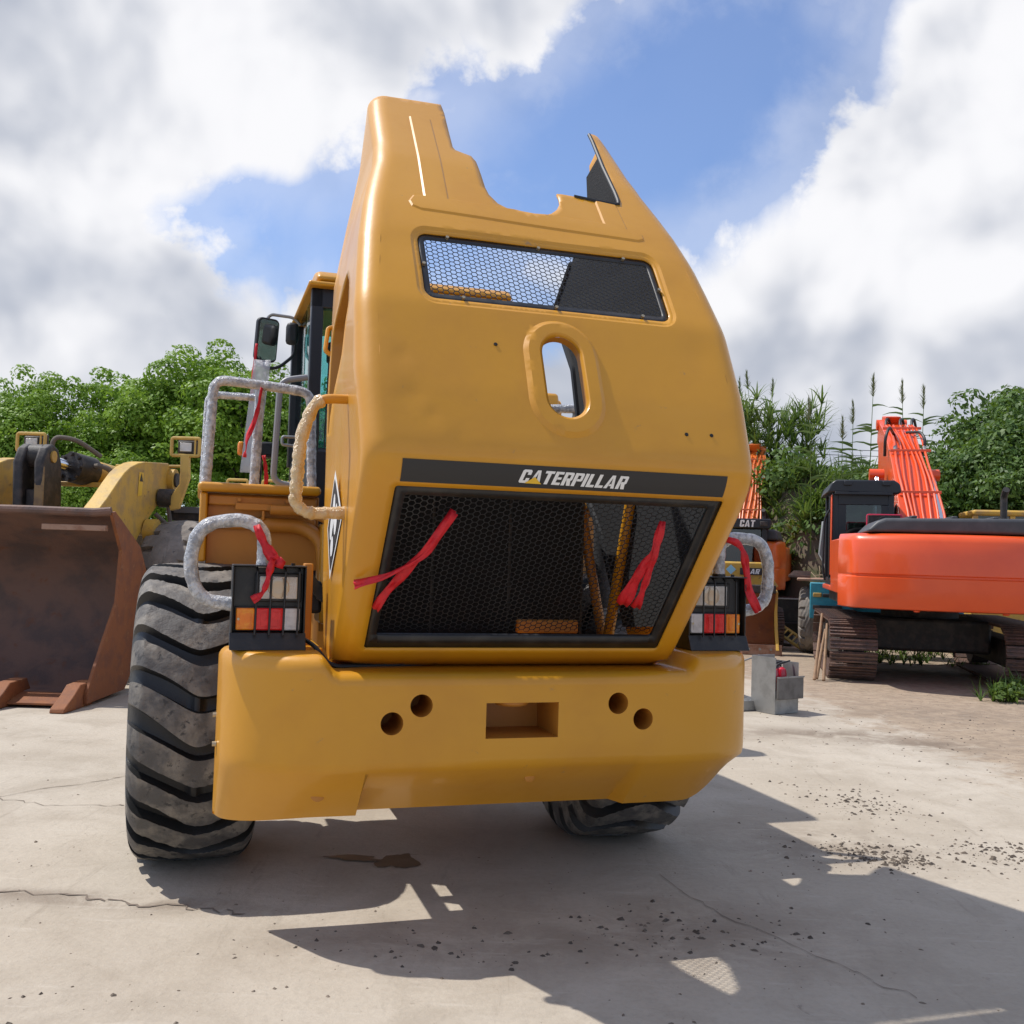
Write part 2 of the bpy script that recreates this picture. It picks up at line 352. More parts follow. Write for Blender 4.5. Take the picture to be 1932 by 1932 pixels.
# ------------------------------------------------------------------ ground
def ground_mat():
    m = bpy.data.materials.new('dusty concrete yard'); m.use_nodes = True; nt = m.node_tree; T = NT(nt); b = nt.nodes['Principled BSDF']
    g = T.new('ShaderNodeTexCoord').outputs['Object']
    big = T.smooth(T.noise(g, .35, 5, .6, .4), .35, .68); mid = T.smooth(T.noise(g, 1.7, 8, .65, .6), .40, .68); fin = T.smooth(T.noise(g, 30, 6, .7), .40, .75)
    c = T.mix(big, (.445, .385, .305), (.515, .455, .37)); c = T.mix(T.math('MULTIPLY', mid, .62), c, (.365, .31, .24)); c = T.mix(T.math('MULTIPLY', fin, .25), c, (.29, .245, .195))
    # earth tracked in on the right-hand side of the yard, damp patches and smeared soil
    sx = T.new('ShaderNodeSeparateXYZ'); T.put(sx.inputs[0], g)
    def blob(x0, y0, rx, ry):
        a = T.math('DIVIDE', T.math('SUBTRACT', sx.outputs[0], x0), rx); b_ = T.math('DIVIDE', T.math('SUBTRACT', sx.outputs[1], y0), ry)
        return T.math('POWER', 2.71828, T.math('MULTIPLY', T.math('ADD', T.math('MULTIPLY', a, a), T.math('MULTIPLY', b_, b_)), -1))
    nz = T.noise(g, 2.4, 9, .70, .5); nd = T.noise(g, 6.5, 9, .74, .8)
    dirt = T.smooth(T.math('ADD', T.math('MULTIPLY', T.smooth(T.math('ADD', T.math('MULTIPLY', sx.outputs[0], 1.0), T.math('MULTIPLY', sx.outputs[1], .12)), 4.2, 7.6), .75), T.math('SUBTRACT', nz, .62)), .0, .30)
    c = T.mix(T.math('MULTIPLY', dirt, .80), c, T.mix(T.smooth(nd, .4, .62), (.36, .27, .185), (.24, .175, .12)))
    for (x0, y0, rx, ry, k) in ((3.3, 10.9, 1.0, .35, .8), (4.3, 10.45, .7, .32, .9), (2.1, 6.6, .8, .55, .55), (.9, 5.0, .9, .5, .5), (-.5, 4.75, .6, .3, .4), (-1.9, 5.2, .7, .10, .8), (-2.7, 5.3, .8, .07, .7), (5.4, 12.6, 1.6, .6, .6), (-2.2, 3.9, .8, .4, .35)):
        m_ = T.math('MULTIPLY', blob(x0, y0, rx, ry), T.smooth(nz, .36, .58)); c = T.mix(T.math('MULTIPLY', m_, k), c, (.20, .155, .115))
    spk = T.math('MULTIPLY', T.smooth(T.noise(g, 9, 10, .75, 1.2), .60, .70), .65)
    c = T.mix(spk, c, (.21, .175, .135))
    # faint scuffs and tyre wipe marks
    mp = T.new('ShaderNodeMapping'); T.put(mp.inputs[0], g); mp.inputs['Scale'].default_value = (1.2, 9, 1); mp.inputs['Rotation'].default_value = (0, 0, .35)
    sc = T.smooth(T.noise(mp.outputs[0], 1.3, 7, .7, .3), .56, .72, 0, .5)
    c = T.mix(sc, c, (.54, .485, .405))
    mp2 = T.new('ShaderNodeMapping'); T.put(mp2.inputs[0], g); mp2.inputs['Scale'].default_value = (7, .8, 1); mp2.inputs['Rotation'].default_value = (0, 0, .5)
    c = T.mix(T.smooth(T.noise(mp2.outputs[0], 1.1, 8, .72, .4), .57, .72, 0, .40), c, (.27, .225, .175))
    T.put(b.inputs['Base Color'], c); b.inputs['Roughness'].default_value = .9; b.inputs['Specular IOR Level'].default_value = .25
    bn = T.new('ShaderNodeBump'); bn.inputs['Strength'].default_value = .5; bn.inputs['Distance'].default_value = .015
    T.put(bn.inputs['Height'], T.math('ADD', T.noise(g, 22, 8, .7), T.math('MULTIPLY', T.noise(g, 3, 5, .6), 1.5))); T.l.new(bn.outputs[0], b.inputs['Normal'])
    return m
GROUND_M = ground_mat()
def build_ground():
    xs = np.concatenate([[-900, -200, -60, -30], np.linspace(-16, 24, 101), [40, 80, 200, 900]]); ys = np.concatenate([[-900, -100, -20, -6], np.linspace(1, 30, 88), [40, 60, 120, 300, 1200]])
    mb = MB()
    def fn(i, j):
        x, y = xs[i], ys[j]; z = 0.
        return (x, y, z - .004)
    mb.grid(fn, len(xs), len(ys)); g = struct(mb.build('ground', GROUND_M))
    # cracks in the slab
    CR = mat('slab crack dirt', (.19, .15, .115), .95)
    def crack(path, w):
        m = MB(); V = []; P = []
        for a, b in zip(path[:-1], path[1:]):
            for k in range(9): t = k / 9; P.append((a[0] + (b[0] - a[0]) * t + random.uniform(-.025, .025), a[1] + (b[1] - a[1]) * t + random.uniform(-.035, .035)))
        P.append(path[-1])
        for i, p in enumerate(P):
            ww = w * random.uniform(.3, 1.2); V += [(p[0] - ww * .3, p[1] - ww, .0), (p[0] + ww * .3, p[1] + ww, .0)]
        m.add(V, [(2 * i, 2 * i + 1, 2 * i + 3, 2 * i + 2) for i in range(len(P) - 1)]); m.build('crack', CR, g, smooth=0)
    for pth, w in CRACKS: crack(pth, w)
    OIL = mat('oil stain', (.045, .038, .032), .35, var=(.09, .075, .06), vscale=5)
    def patch(name, cx, cy, rx, ry, m_, z=.0, n=28, seed=1):
        r = random.Random(seed); ph = [r.uniform(0, 6.28) for _ in range(4)]
        V = [(cx, cy, z)]
        for i in range(n):
            a = 2 * pi * i / n; k = 1 + .22 * sin(2 * a + ph[0]) + .16 * sin(3 * a + ph[1]) + .12 * sin(5 * a + ph[2]) + .07 * sin(9 * a + ph[3])
            V.append((cx + rx * k * cos(a), cy + ry * k * sin(a), z))
        MB().add(V, [(0, i + 1, (i + 1) % n + 1) for i in range(n)]).build(name, m_, g, smooth=0)
    patch('oil_stain', *STAINS[0], OIL, seed=3); patch('oil_stain', *STAINS[1], OIL, seed=5, z=.004)
    return g
def build_clods():
    """loose dirt clods and gravel lying on the slab"""
    M1 = mat('dirt clods', (.16, .125, .09), .95, var=(.26, .21, .16), vscale=8, bump=.3, bscale=60); M2 = mat('dark mud clods', (.075, .058, .044), .9, var=(.15, .118, .088), vscale=9)
    for m_, spots, smin, smax, seed, nm in ((M1, CLOD_FIELDS, .003, .013, 1, 'gravel'), (M2, MUD_FIELDS, .003, .020, 2, 'mud_clods')):
        r = random.Random(seed); mb = MB()
        for (x0, x1, y0, y1, n) in spots:
            for _ in range(n):
                x = r.uniform(x0, x1); y = r.uniform(y0, y1)
                if nm == 'mud_clods':
                    x = r.gauss((x0 + x1) / 2, (x1 - x0) / 4); y = r.gauss((y0 + y1) / 2, (y1 - y0) / 4)
                s = smin + (smax - smin) * r.random() ** 3.2; a = r.uniform(0, 6.28); e = r.uniform(.6, 1.8); V = []
                for (px, py, pz) in ((1, 0, 0), (.2, .9, 0), (-.9, .3, 0), (-.5, -.8, 0), (.6, -.7, 0), (.3, .2, .75), (-.4, -.1, .6)):
                    px *= e * r.uniform(.7, 1.2); py *= r.uniform(.7, 1.2)
                    V.append((x + s * (px * cos(a) - py * sin(a)), y + s * (px * sin(a) + py * cos(a)), s * pz * r.uniform(.6, 1.1) - .004))
                mb.add(V, [(0, 1, 5), (1, 6, 5), (1, 2, 6), (2, 3, 6), (3, 5, 6), (3, 4, 5), (4, 0, 5)])
        o = stuff(mb.build(nm, m_, smooth=0, norm=False)); tag(o, 'loose pale gravel crumbs scattered over the yard slab' if nm == 'gravel' else 'clumps of dark dried mud scattered on the slab', 'gravel' if nm == 'gravel' else 'mud')

# positions measured on the ground plane (metres)
CRACKS = [([(-4.6, 6.55), (-3.6, 7.2), (-3.0, 7.85), (-2.75, 8.3)], .010), ([(-3.6, 7.2), (-3.1, 7.05), (-2.6, 7.1)], .006),
          ([(-2.9, 5.35), (-2.2, 5.3), (-1.9, 5.2), (-1.5, 5.15), (-1.25, 5.1)], .009), ([(.9, 5.9), (1.1, 5.35), (1.5, 4.7), (1.75, 4.35)], .004)]
STAINS = [(-.60, 6.02, .10, .16), (-.86, 6.05, .16, .05)]
CLOD_FIELDS = [(-3.5, 3.2, 3.2, 6.2, 260), (1.5, 7, 6, 13, 800), (-7, -2, 5, 10, 150), (2.5, 9, 10, 15.5, 600)]
MUD_FIELDS = [(1.9, 2.7, 6.1, 6.8, 420), (2.7, 3.7, 6.1, 7.0, 330), (2.3, 3.1, 7.3, 8.4, 260), (2.3, 2.6, 6.2, 6.5, 160), (.2, 1.6, 4.6, 5.4, 150), (-.9, .3, 4.5, 5.0, 60), (-1.5, -.5, 4.2, 4.9, 14), (-2.6, -1.2, 3.7, 4.3, 22), (3.4, 5.0, 5.6, 7.4, 120), (2.0, 6.0, 7.5, 12, 120), (4.2, 7.4, 8.5, 12.5, 160)]

# ------------------------------------------------------------------ near wheel loader
YAW = radians(17); LO = (0.08, 4.894, 0)
KW = [1.235, 1.25, 1.28, 1.34, 1.7, 2.067, 2.12, 2.17, 2.21, 2.26, 2.5, 2.9, 3.1, 3.29, 3.45, 3.8, 4.36]
KV = [.36, .30, .20, .133, -.2, -.53, -.568, -.588, -.592, -.575, -.475, -.285, -.15, -.015, .115, .42, .985]
WD = np.linspace(1.235, 4.36, 1251); VD = np.interp(WD, KW, KV)
_k = np.exp(-.5 * (np.arange(-30, 31) / 9.) ** 2); _k /= _k.sum()
_lo = WD < 2.0
VD = np.where((WD > 1.36) & (WD < 4.25), np.convolve(np.pad(VD, 30, mode='edge'), _k, 'valid'), VD)
DV = np.gradient(VD, WD); SD = np.concatenate([[0], np.cumsum(np.hypot(np.diff(VD), np.diff(WD)))])
def vprof(w): return np.interp(w, WD, VD)
def nrm(w):
    d = np.interp(w, WD, DV); l = np.hypot(1, d); return -1 / l, d / l
def s_of(w): return np.interp(w, WD, SD)
def w_of(s): return np.interp(s, SD, WD)
def a_of(w): return np.interp(w, [1.24, 1.34, 2.2, 2.55, 2.86, 3.24, 3.45, 3.6, 3.75, 3.9, 4.2, 4.35], [.868, .875, .884, .900, .893, .850, .812, .776, .735, .712, .698, .685])
CR_ = .085
def hw_of(w): return a_of(w) - CR_
def hsurf(u, w, h=0.):
    a, b = nrm(w); return (u, float(vprof(w) + a * h), float(w + b * h))
def front(w):
    ws = [1.235, 1.34, 1.7, 2.07, 2.21, 2.5, 2.9, 3.29, 3.45, 3.8, 4.05, 4.36]
    return (np.interp(w, ws, [.40, .70, .90, 1.10, 1.40, 1.45, 1.52, 1.70, 1.80, 1.44, 1.12, 1.10]), np.interp(w, ws, [1.25, 1.30, 1.60, 1.95, 2.3, 2.7, 3.0, 3.27, 3.44, 3.68, 3.95, 4.26]),
            np.interp(w, ws, [.865, .858, .852, .835, .802, .80, .785, .76, .745, .732, .705, .68]))
def side_pt(w, k, sg, inset=0.):
    """k: 0..6 corner arc, 6.. side panel to the front edge (6 + 0..1)"""
    v0 = float(vprof(w)); fv, fw, fu = map(float, front(w)); d = Vector((fv - v0, fw - w)); L = d.length; d.normalize()
    if k <= 6:
        ph = k / 6 * pi / 2; dep = CR_ * (1 - cos(ph)); u = hw_of(w) + CR_ * sin(ph)
    else:
        t = k - 6; dep = CR_ + (L - CR_) * t; u = a_of(w) + (fu - a_of(w)) * t
    return (sg * float(u - inset), v0 + d.x * dep, w + d.y * dep)
CUT = [(-.288, 4.333), (-.285, 4.25), (-.295, 4.079), (-.302, 3.938), (-.294, 3.915), (-.254, 3.897), (-.215, 3.880), (-.199, 3.836), (-.194, 3.727), (-.192, 3.640), (-.183, 3.591), (-.149, 3.535), (-.104, 3.508), (-.038, 3.495), (.03, 3.490), (.082, 3.494), (.126, 3.512), (.164, 3.545), (.193, 3.59), (.201, 3.634), (.198, 3.667), (.228, 3.67), (.295, 3.666), (.409, 3.652), (.514, 3.645), (.540, 3.652), (.550, 3.68), (.552, 3.74), (.562, 3.956), (.590, 4.199), (.594, 4.277)]
def rrect(x0, x1, y0, y1, r, n=6):
    out = []
    for cx, cy, a0 in ((x1 - r, y1 - r, 0), (x0 + r, y1 - r, 90), (x0 + r, y0 + r, 180), (x1 - r, y0 + r, 270)):
        for k in range(n + 1): a = radians(a0 + 90 * k / n); out.append((cx + r * cos(a), cy + r * sin(a)))
    return out
def pdist(px, py, poly):
    """signed distance (negative inside) of arrays to a polygon"""
    P = np.array(poly); Q = np.roll(P, -1, 0); d = np.full(px.shape, 1e9); ins = np.zeros(px.shape, bool)
    for (x0, y0), (x1, y1) in zip(P, Q):
        ex, ey = x1 - x0, y1 - y0; t = np.clip(((px - x0) * ex + (py - y0) * ey) / (ex * ex + ey * ey + 1e-12), 0, 1)
        d = np.minimum(d, np.hypot(px - x0 - t * ex, py - y0 - t * ey))
        c = ((y0 > py) != (y1 > py)) & (px < (x1 - x0) * (py - y0) / (y1 - y0 + 1e-15) + x0); ins ^= c
    return np.where(ins, -d, d)
def offset_poly(poly, e):
    P = [Vector(p) for p in poly]; n = len(P); out = []
    area = sum(P[i].x * P[(i + 1) % n].y - P[(i + 1) % n].x * P[i].y for i in range(n)); sg = 1 if area > 0 else -1
    for i in range(n):
        a = (P[i] - P[i - 1]); b = (P[(i + 1) % n] - P[i]); a = a.normalized() if a.length > 1e-9 else b.normalized(); b = b.normalized() if b.length > 1e-9 else a
        nn = Vector((a.y, -a.x)) + Vector((b.y, -b.x)); nn = nn.normalized() / max(.5, sqrt(max(.01, (1 + a.dot(b)) / 2)))
        q = P[i] + nn * e * sg; out.append((q.x, q.y))
    return out
def resample(poly, step, closed=True):
    out = []; n = len(poly)
    for i in range(n if closed else n - 1):
        a = poly[i]; b = poly[(i + 1) % n]; L = math.hypot(b[0] - a[0], b[1] - a[1]); k = max(1, int(L / step))
        for j in range(k): out.append((a[0] + (b[0] - a[0]) * j / k, a[1] + (b[1] - a[1]) * j / k))
    if not closed: out.append(poly[-1])
    return out
WIN = rrect(-.595, .595, 2.918, 3.285, .05); OVAL = rrect(-.090, .094, 2.388, 2.777, .0915, 10); OVO = rrect(-.150, .156, 2.322, 2.832, .15, 10)
GRL = rrect(-.748, .748, 1.342, 2.068, .012, 2)
LOZ = [(-.598, 3.47), (-.590, 3.445), (-.555, 3.430), (.555, 3.398), (.588, 3.410), (.590, 3.432), (.515, 3.462), (.512, 3.637), (.413, 3.648), (.409, 3.482), (-.413, 3.512), (-.389, 4.156), (-.44, 4.175), (-.49, 4.158), (-.519, 3.513), (-.575, 3.506)]
def hood_relief(u, w):
    h = .006 * sstep(.009, .0, pdist(u, w, LOZ)); h = h - .008 * sstep(.034, .022, pdist(u, w, WIN))
    d = pdist(u, w, OVO); di = pdist(u, w, OVAL); h = h + .014 * sstep(.022, .0, d) * sstep(-.004, .012, di)
    # small dents and waviness of the pressed sheet
    for (cu, cw, r, a) in ((-.68, 2.45, .05, -.004), (-.72, 2.62, .035, -.003), (-.60, 2.36, .03, -.003), (-.50, 2.25, .05, -.003), (-.62, 3.2, .09, -.004), (.66, 3.1, .07, -.003), (.70, 2.75, .08, -.003), (.25, 2.28, .06, -.002)):
        h = h + a * np.exp(-((u - cu) ** 2 + (w - cw) ** 2) / r ** 2)
    return h + .0014 * np.sin(u * 7.1 + 1) * np.sin(w * 5.3) * sstep(2.3, 2.6, w)

def cdt_panel(outer, holes, extra, step, xr, yr):
    pts = []; edges = []
    def ring(poly):
        k = len(pts); pts.extend(Vector(p) for p in poly); n = len(poly); edges.extend((k + i, k + (i + 1) % n) for i in range(n))
    ring(outer)
    for h in holes: ring(h)
    for e in extra: ring(e)
    gx, gy = np.meshgrid(np.arange(xr[0], xr[1], step), np.arange(yr[0], yr[1], step)); gx = gx.ravel() + rng.uniform(-.1, .1, gx.size) * step; gy = gy.ravel() + rng.uniform(-.1, .1, gy.size) * step
    ok = pdist(gx, gy, outer) < -step * .45
    for h in holes: ok &= pdist(gx, gy, h) > step * .4
    for e in extra: ok &= np.abs(pdist(gx, gy, e)) > .004
    pts.extend(Vector((float(a), float(b))) for a, b in zip(gx[ok], gy[ok]))
    V, _, F, *_r = delaunay_2d_cdt(pts, edges, [], 0, 1e-6)
    P = np.array([(v.x, v.y) for v in V]); F = [f for f in F if len(f) == 3]; Fa = np.array(F); C = P[Fa].mean(1)
    keep = pdist(C[:, 0], C[:, 1], outer) < 0
    for h in holes: keep &= pdist(C[:, 0], C[:, 1], h) > 0
    return P, Fa[keep]

def hexmesh(R, x0, x1, y0, y1, inside, place, wire=.13, th=.0016):
    """honeycomb perforated sheet, cells of circumradius R in a plane (x, s)"""
    mb = MB(); ci = int((x1 - x0) / (1.5 * R)) + 2; cj = int((y1 - y0) / (sqrt(3) * R)) + 2
    for i in range(ci):
        for j in range(cj):
            cx = x0 + i * 1.5 * R; cy = y0 + (j + .5 * (i % 2)) * sqrt(3) * R
            if not inside(cx, cy): continue
            V = []
            for rr, l in ((R, 0), (R * (1 - wire), 0), (R * (1 - wire), -th)):
                for k in range(6): a = pi / 3 * k; V.append(place(cx + rr * cos(a), cy + rr * sin(a), l))
            F = []
            for k in range(6): n = (k + 1) % 6; F += [(k, n, 6 + n, 6 + k), (6 + k, 6 + n, 12 + n, 12 + k)]
            mb.add(V, F)
    return mb

def build_hood(L):
    wr = list(np.arange(1.237, 2.10, .045)) + list(np.arange(2.10, 2.34, .012)) + list(np.arange(2.34, 4.26, .03)); wr = [float(x) for x in wr]
    wrR = [w for w in wr if w < 4.262] + [4.277]; wrL = [w for w in wr if w < 4.262] + [4.277, 4.305, 4.333]
    outer = [(float(hw_of(w)), w) for w in wrR] + CUT[::-1] + [(-float(hw_of(w)), w) for w in wrL[::-1]]
    bot = [(-float(hw_of(wr[0])) + .05 * i, wr[0]) for i in range(1, int(2 * hw_of(wr[0]) / .05))]
    outer = resample(outer[:len(wrR)], 9, False) + resample(outer[len(wrR) - 1:len(wrR) + len(CUT) + 1], .02, False)[1:-1] + outer[len(wrR) + len(CUT):] + bot
    winr = resample(WIN, .02); ovr = resample(OVAL, .012); grl = resample(GRL, .04)
    extra = [resample(offset_poly(LOZ, e), .02) for e in (0., .009)] + [resample(offset_poly(WIN, e), .025) for e in (.021, .035)] + [resample(offset_poly(OVAL, .013), .015), resample(OVO, .015), resample(offset_poly(OVO, .022), .02)]
    extra = [e for e in extra]
    P, F = cdt_panel(outer, [winr, ovr, grl], extra, .024, (-.85, .85), (1.25, 4.33))
    hh = hood_relief(P[:, 0], P[:, 1])
    # blend relief to zero at the outer seam
    seam = hw_of(P[:, 1]) - np.abs(P[:, 0]); hh = hh * sstep(0, .03, seam)
    mb = MB(); mb.add([hsurf(float(p[0]), float(p[1]), float(h)) for p, h in zip(P, hh)], [tuple(int(i) for i in f) for f in F])
    def vlo(w): return float(np.interp(w, [2.30, 2.40, 2.5, 2.7, 2.95, 3.1, 3.2, 3.3], [.93, .86, .72, .42, .22, .24, .34, .45]))
    def vhi(w): return max(vlo(w) + .015, float(np.interp(w, [2.3, 2.9, 3.05, 3.22], [.945, .93, .85, .34])))
    def cols(w):
        a, b = vlo(w), vhi(w); return [0, 1, 2, 3, 4, 5, 6] + [6 + a * f for f in (.06, .2, .4, .6, .8, 1.)] + [6 + a + (b - a) * f for f in (.2, .4, .6, .8, 1.)] + [6 + b + (1 - b) * f for f in (.5, 1.)]
    for sg, ww in ((1, wrR), (-1, wrL)):
        n = len(cols(2.)); V = [side_pt(w, k, sg) for w in ww for k in cols(w)]; F = []
        for i in range(len(ww) - 1):
            for j in range(n - 1):
                if sg < 0 and 12 <= j < 17 and 2.33 < (ww[i] + ww[i + 1]) / 2 < 3.22: continue
                F.append((i * n + j, (i + 1) * n + j, (i + 1) * n + j + 1, i * n + j + 1))
        mb.add(V, F)
    hood = mb.build('hood', YEL, L, smooth=20)
    md = hood.modifiers.new('thickness', 'SOLIDIFY'); md.thickness = .012; md.offset = 0
    # vent channel wall behind the slot in the left side
    V = []; ww = [w for w in wr if 2.3 < w < 3.25]
    for w in ww:
        p = side_pt(w, 6 + vhi(w) - .004, -1); V += [p, (p[0] + .13, p[1] - .02, p[2])]
    MB().add(V, [(2 * i, 2 * i + 1, 2 * i + 3, 2 * i + 2) for i in range(len(ww) - 1)]).build('vent_channel', YELD, hood, smooth=50)
    # foam lining of the side walls
    for sg in (1, -1):
        ww = [w for w in wrR if 1.45 < w < 4.2]; n = 14
        V = [side_pt(w, min(k, 6.97), sg, .03) for w in ww for k in cols(w)[6:20]]; F = [(i * n + j, (i + 1) * n + j, (i + 1) * n + j + 1, i * n + j + 1) for i in range(len(ww) - 1) for j in range(n - 1) if not (sg < 0 and 6 <= j < 11 and 2.33 < (ww[i] + ww[i + 1]) / 2 < 3.22)]
        MB().add(V, F).build('foam_lining', FOAM, hood, smooth=50)
    for sg in (1, -1):
        ww = [w for w in wrR if 1.6 < w < 3.78]; tubep('edge_trim', SEAL, hood, [side_pt(w, 6.995, sg, .022) for w in ww], .022, 8)
    # oval collar lip
    ov = resample(OVAL, .015); V = [hsurf(u, w, .002) for u, w in ov] + [hsurf(u, w, -.035) for u, w in ov]; n = len(ov)
    MB().add(V, [(i, (i + 1) % n, n + (i + 1) % n, n + i) for i in range(n)]).build('filler_hole_collar', YELD, hood)
    # rubber seal along the right-hand cut
    sp = [hsurf(u, w, .004) for u, w in ((.295, 3.668), (.40, 3.656), (.514, 3.649), (.540, 3.655), (.548, 3.68), (.551, 3.74), (.56, 3.956), (.588, 4.199), (.592, 4.268))]
    tubep('edge_seal', SEAL, hood, sp, .011, 8)
    # upper screened window
    wf = MB(); o1 = resample(WIN, .02); o2 = resample(offset_poly(WIN, -.032), .02)
    P2, F2 = cdt_panel(o1, [o2], [], .03, (-.6, .6), (2.9, 3.3)); wf.add([hsurf(float(a), float(b), -.010) for a, b in P2], [tuple(map(int, f)) for f in F2])
    frame = wf.build('window_frame', BLK, hood); md = frame.modifiers.new('t', 'SOLIDIFY'); md.thickness = .004
    inn = offset_poly(WIN, -.028); s0 = float(s_of(2.918)); s1 = float(s_of(3.285)); R = .0164
    okc = lambda x, s: pdist(np.array([x]), np.array([float(w_of(s))]), inn)[0] < .006
    stuff(hexmesh(R, -.59, .59, s0, s1, okc, lambda x, s, l: hsurf(x, float(w_of(s)), -.013 + l)).build('honeycomb_mesh', BLKM, hood, smooth=0, norm=False))
    for (bu, bw) in ((-.45, 3.268), (0.0, 3.270), (.44, 3.268), (.582, 3.10), (-.581, 3.10), (-.42, 2.933), (.02, 2.934), (.45, 2.934)):
        p = Vector(hsurf(bu, bw, -.008)); q = Vector(hsurf(bu, bw, .006)); MB().cyl(p, q, .009, 6).build('bolt', mat('zinc bolt', (.5, .42, .28), .35, .8), frame)
    # lower radiator grille: yellow jamb, black frame, honeycomb
    g1 = resample(GRL, .05); n = len(g1); V = [hsurf(u, w, 0) for u, w in g1] + [hsurf(u, w, -.04) for u, w in g1]
    MB().add(V, [(i, (i + 1) % n, n + (i + 1) % n, n + i) for i in range(n)]).build('grille_surround', YEL, hood)
    o2 = resample(rrect(-.70, .69, 1.40, 2.03, .01, 2), .05); P2, F2 = cdt_panel(g1, [o2], [], .06, (-.75, .75), (1.34, 2.07))
    gf = MB().add([hsurf(float(a), float(b), -.022) for a, b in P2], [tuple(map(int, f)) for f in F2]).build('grille_frame', BLK, hood); md = gf.modifiers.new('t', 'SOLIDIFY'); md.thickness = .02
    V = [hsurf(u, w, -.018) for u, w in ((-.735, 2.055), (.735, 2.055), (.735, 1.355), (-.735, 1.355))]; tubep('frame_edge', BLK, gf, V, .008, 6, closed=True)
    R = .0178; s0 = float(s_of(1.40)); s1 = float(s_of(2.03))
    stuff(hexmesh(R, -.705, .70, s0, s1, lambda x, s: -.71 < x < .70 and s0 - .005 < s < s1 + .005, lambda x, s, l: hsurf(x, float(w_of(s)), -.048 + l)).build('honeycomb_mesh', BLKM, hood, smooth=0, norm=False))
    # lettered band
    us = np.linspace(-.732, .732, 30); wl = np.linspace(2.086, 2.174, 7)
    band = MB().grid(lambda i, j: hsurf(float(us[i]), float(wl[j]), .0085), len(us), len(wl)).build('name_band', DECK, hood)
    pl_ = lambda x, y, l: hsurf(x, 2.103 - .012 * x + y, l)
    lettering('CATERPILLAR', -.235, .052, .497, pl_, .0115, shear=.22).build('lettering', WHITE, band, smooth=0)
    MB().add([pl_(-.207, .000, .0135), pl_(-.132, .000, .0135), pl_(-.165, .026, .0135)], [(0, 1, 2)]).build('logo_triangle', YTRI, band, smooth=0)
    # bolt holes in the panel
    for (u, w) in ((-.298, 2.71), (.551, 2.351), (.675, 2.354)):
        p = Vector(hsurf(u, w, .0065)); q = Vector(hsurf(u, w, .0085)); MB().cyl(p, q, .009, 10).build('bolt_hole', FOAM, hood)
    # diamond decal on the left flank
    def onside(v, w):
        # nearest point on the side surface near the corner
        best = None
        for wp in np.arange(1.35, 3.0, .03):
            for k in np.arange(6.0, 6.6, .02):
                p = side_pt(float(wp), float(k), -1); d = (p[1] - v) ** 2 + (p[2] - w) ** 2
                if best is None or d < best[0]: best = (d, p)
        return (best[1][0], v, w)
    cx, cz = .32, 1.915
    pts = [(.37, 2.183), (.064, 1.95), (.439, 1.647), (.60, 1.90)]
    su = {p: onside(*p)[0] for p in pts}; uav = min(su.values()) - .010
    ucen = onside(cx, cz)[0]
    def dm(v, w, lift): return (min(ucen, uav + .006) - lift, v, w)
    dec = MB().add([dm(v, w, .006) for v, w in pts], [(0, 1, 2, 3)]).build('diamond_decal', WHITE, hood, smooth=0)
    ins = [(cx + (v - cx) * .84, cz + (w - cz) * .84) for v, w in pts]
    MB().add([dm(v, w, .009) for v, w in ins], [(0, 1, 2, 3)]).build('decal_field', DECK, dec, smooth=0)
    for (ov_, ow_, rv, rw) in ((.33, 1.98, .045, .085), (.25, 1.94, .05, .075), (.40, 1.90, .05, .06), (.36, 1.81, .05, .05)):
        V = [dm(ov_ + rv * cos(a) - .25 * rw * sin(a), ow_ + rw * sin(a), .012) for a in np.linspace(0, 2 * pi, 17)[:-1]]; MB().add(V, [tuple(range(16))]).build('paw_mark', WHITE, dec, smooth=0)
    # small lift handle on the far edge of the flank
    tubep('latch_handle', YEL, hood, [(-.77, 1.56, 3.14), (-.805, 1.56, 3.13), (-.825, 1.50, 2.98), (-.79, 1.50, 2.96)], .014, 8, .05)
    # grab handle on the left flank, half wrapped in film
    hp = rpath([(-.83, .02, 2.485), (-1.02, .02, 2.478), (-1.083, .02, 2.30), (-1.098, .02, 1.995), (-1.045, .02, 1.955), (-.84, .02, 1.965)], .07, 6)
    gh = MB().tube(hp, .022, 12).build('grab_handle', YEL, hood)
    wp = [p for p in resample3(hp, .012) if not (p.z > 2.43 and p.x > -.985)]
    rr = [.029 + .004 * sin(i * 1.9) * sin(i * .7) + random.uniform(-.002, .002) for i in range(len(wp))]
    MB().tube(wp, rr, 12).build('film_wrap', WRAPY, gh, smooth=80)
    return hood
def resample3(P, step):
    out = []
    for a, b in zip(P[:-1], P[1:]):
        a = Vector(a); b = Vector(b); k = max(1, int((b - a).length / step)); out += [a + (b - a) * (j / k) for j in range(k)]
    out.append(Vector(P[-1])); return out
def wrapped(name, parent, pts, r, round_=.08, m=None, n=12):
    """tube under loosely wound cling film"""
    P = rpath(pts, round_, 7); Q = resample3(P, .014)
    core = MB().tube(P, r * .78, 10).build(name, mat('grey primed tube', (.25, .25, .26), .5), parent)
    rr = [r * (1 + .05 * sin(i * 1.3) * sin(i * .47 + 1) + random.uniform(-.035, .035)) for i in range(len(Q))]
    mb = MB(); mb.tube(Q, rr, n); mb.build('film_wrap', m or WRAP, core, smooth=80)
    return core

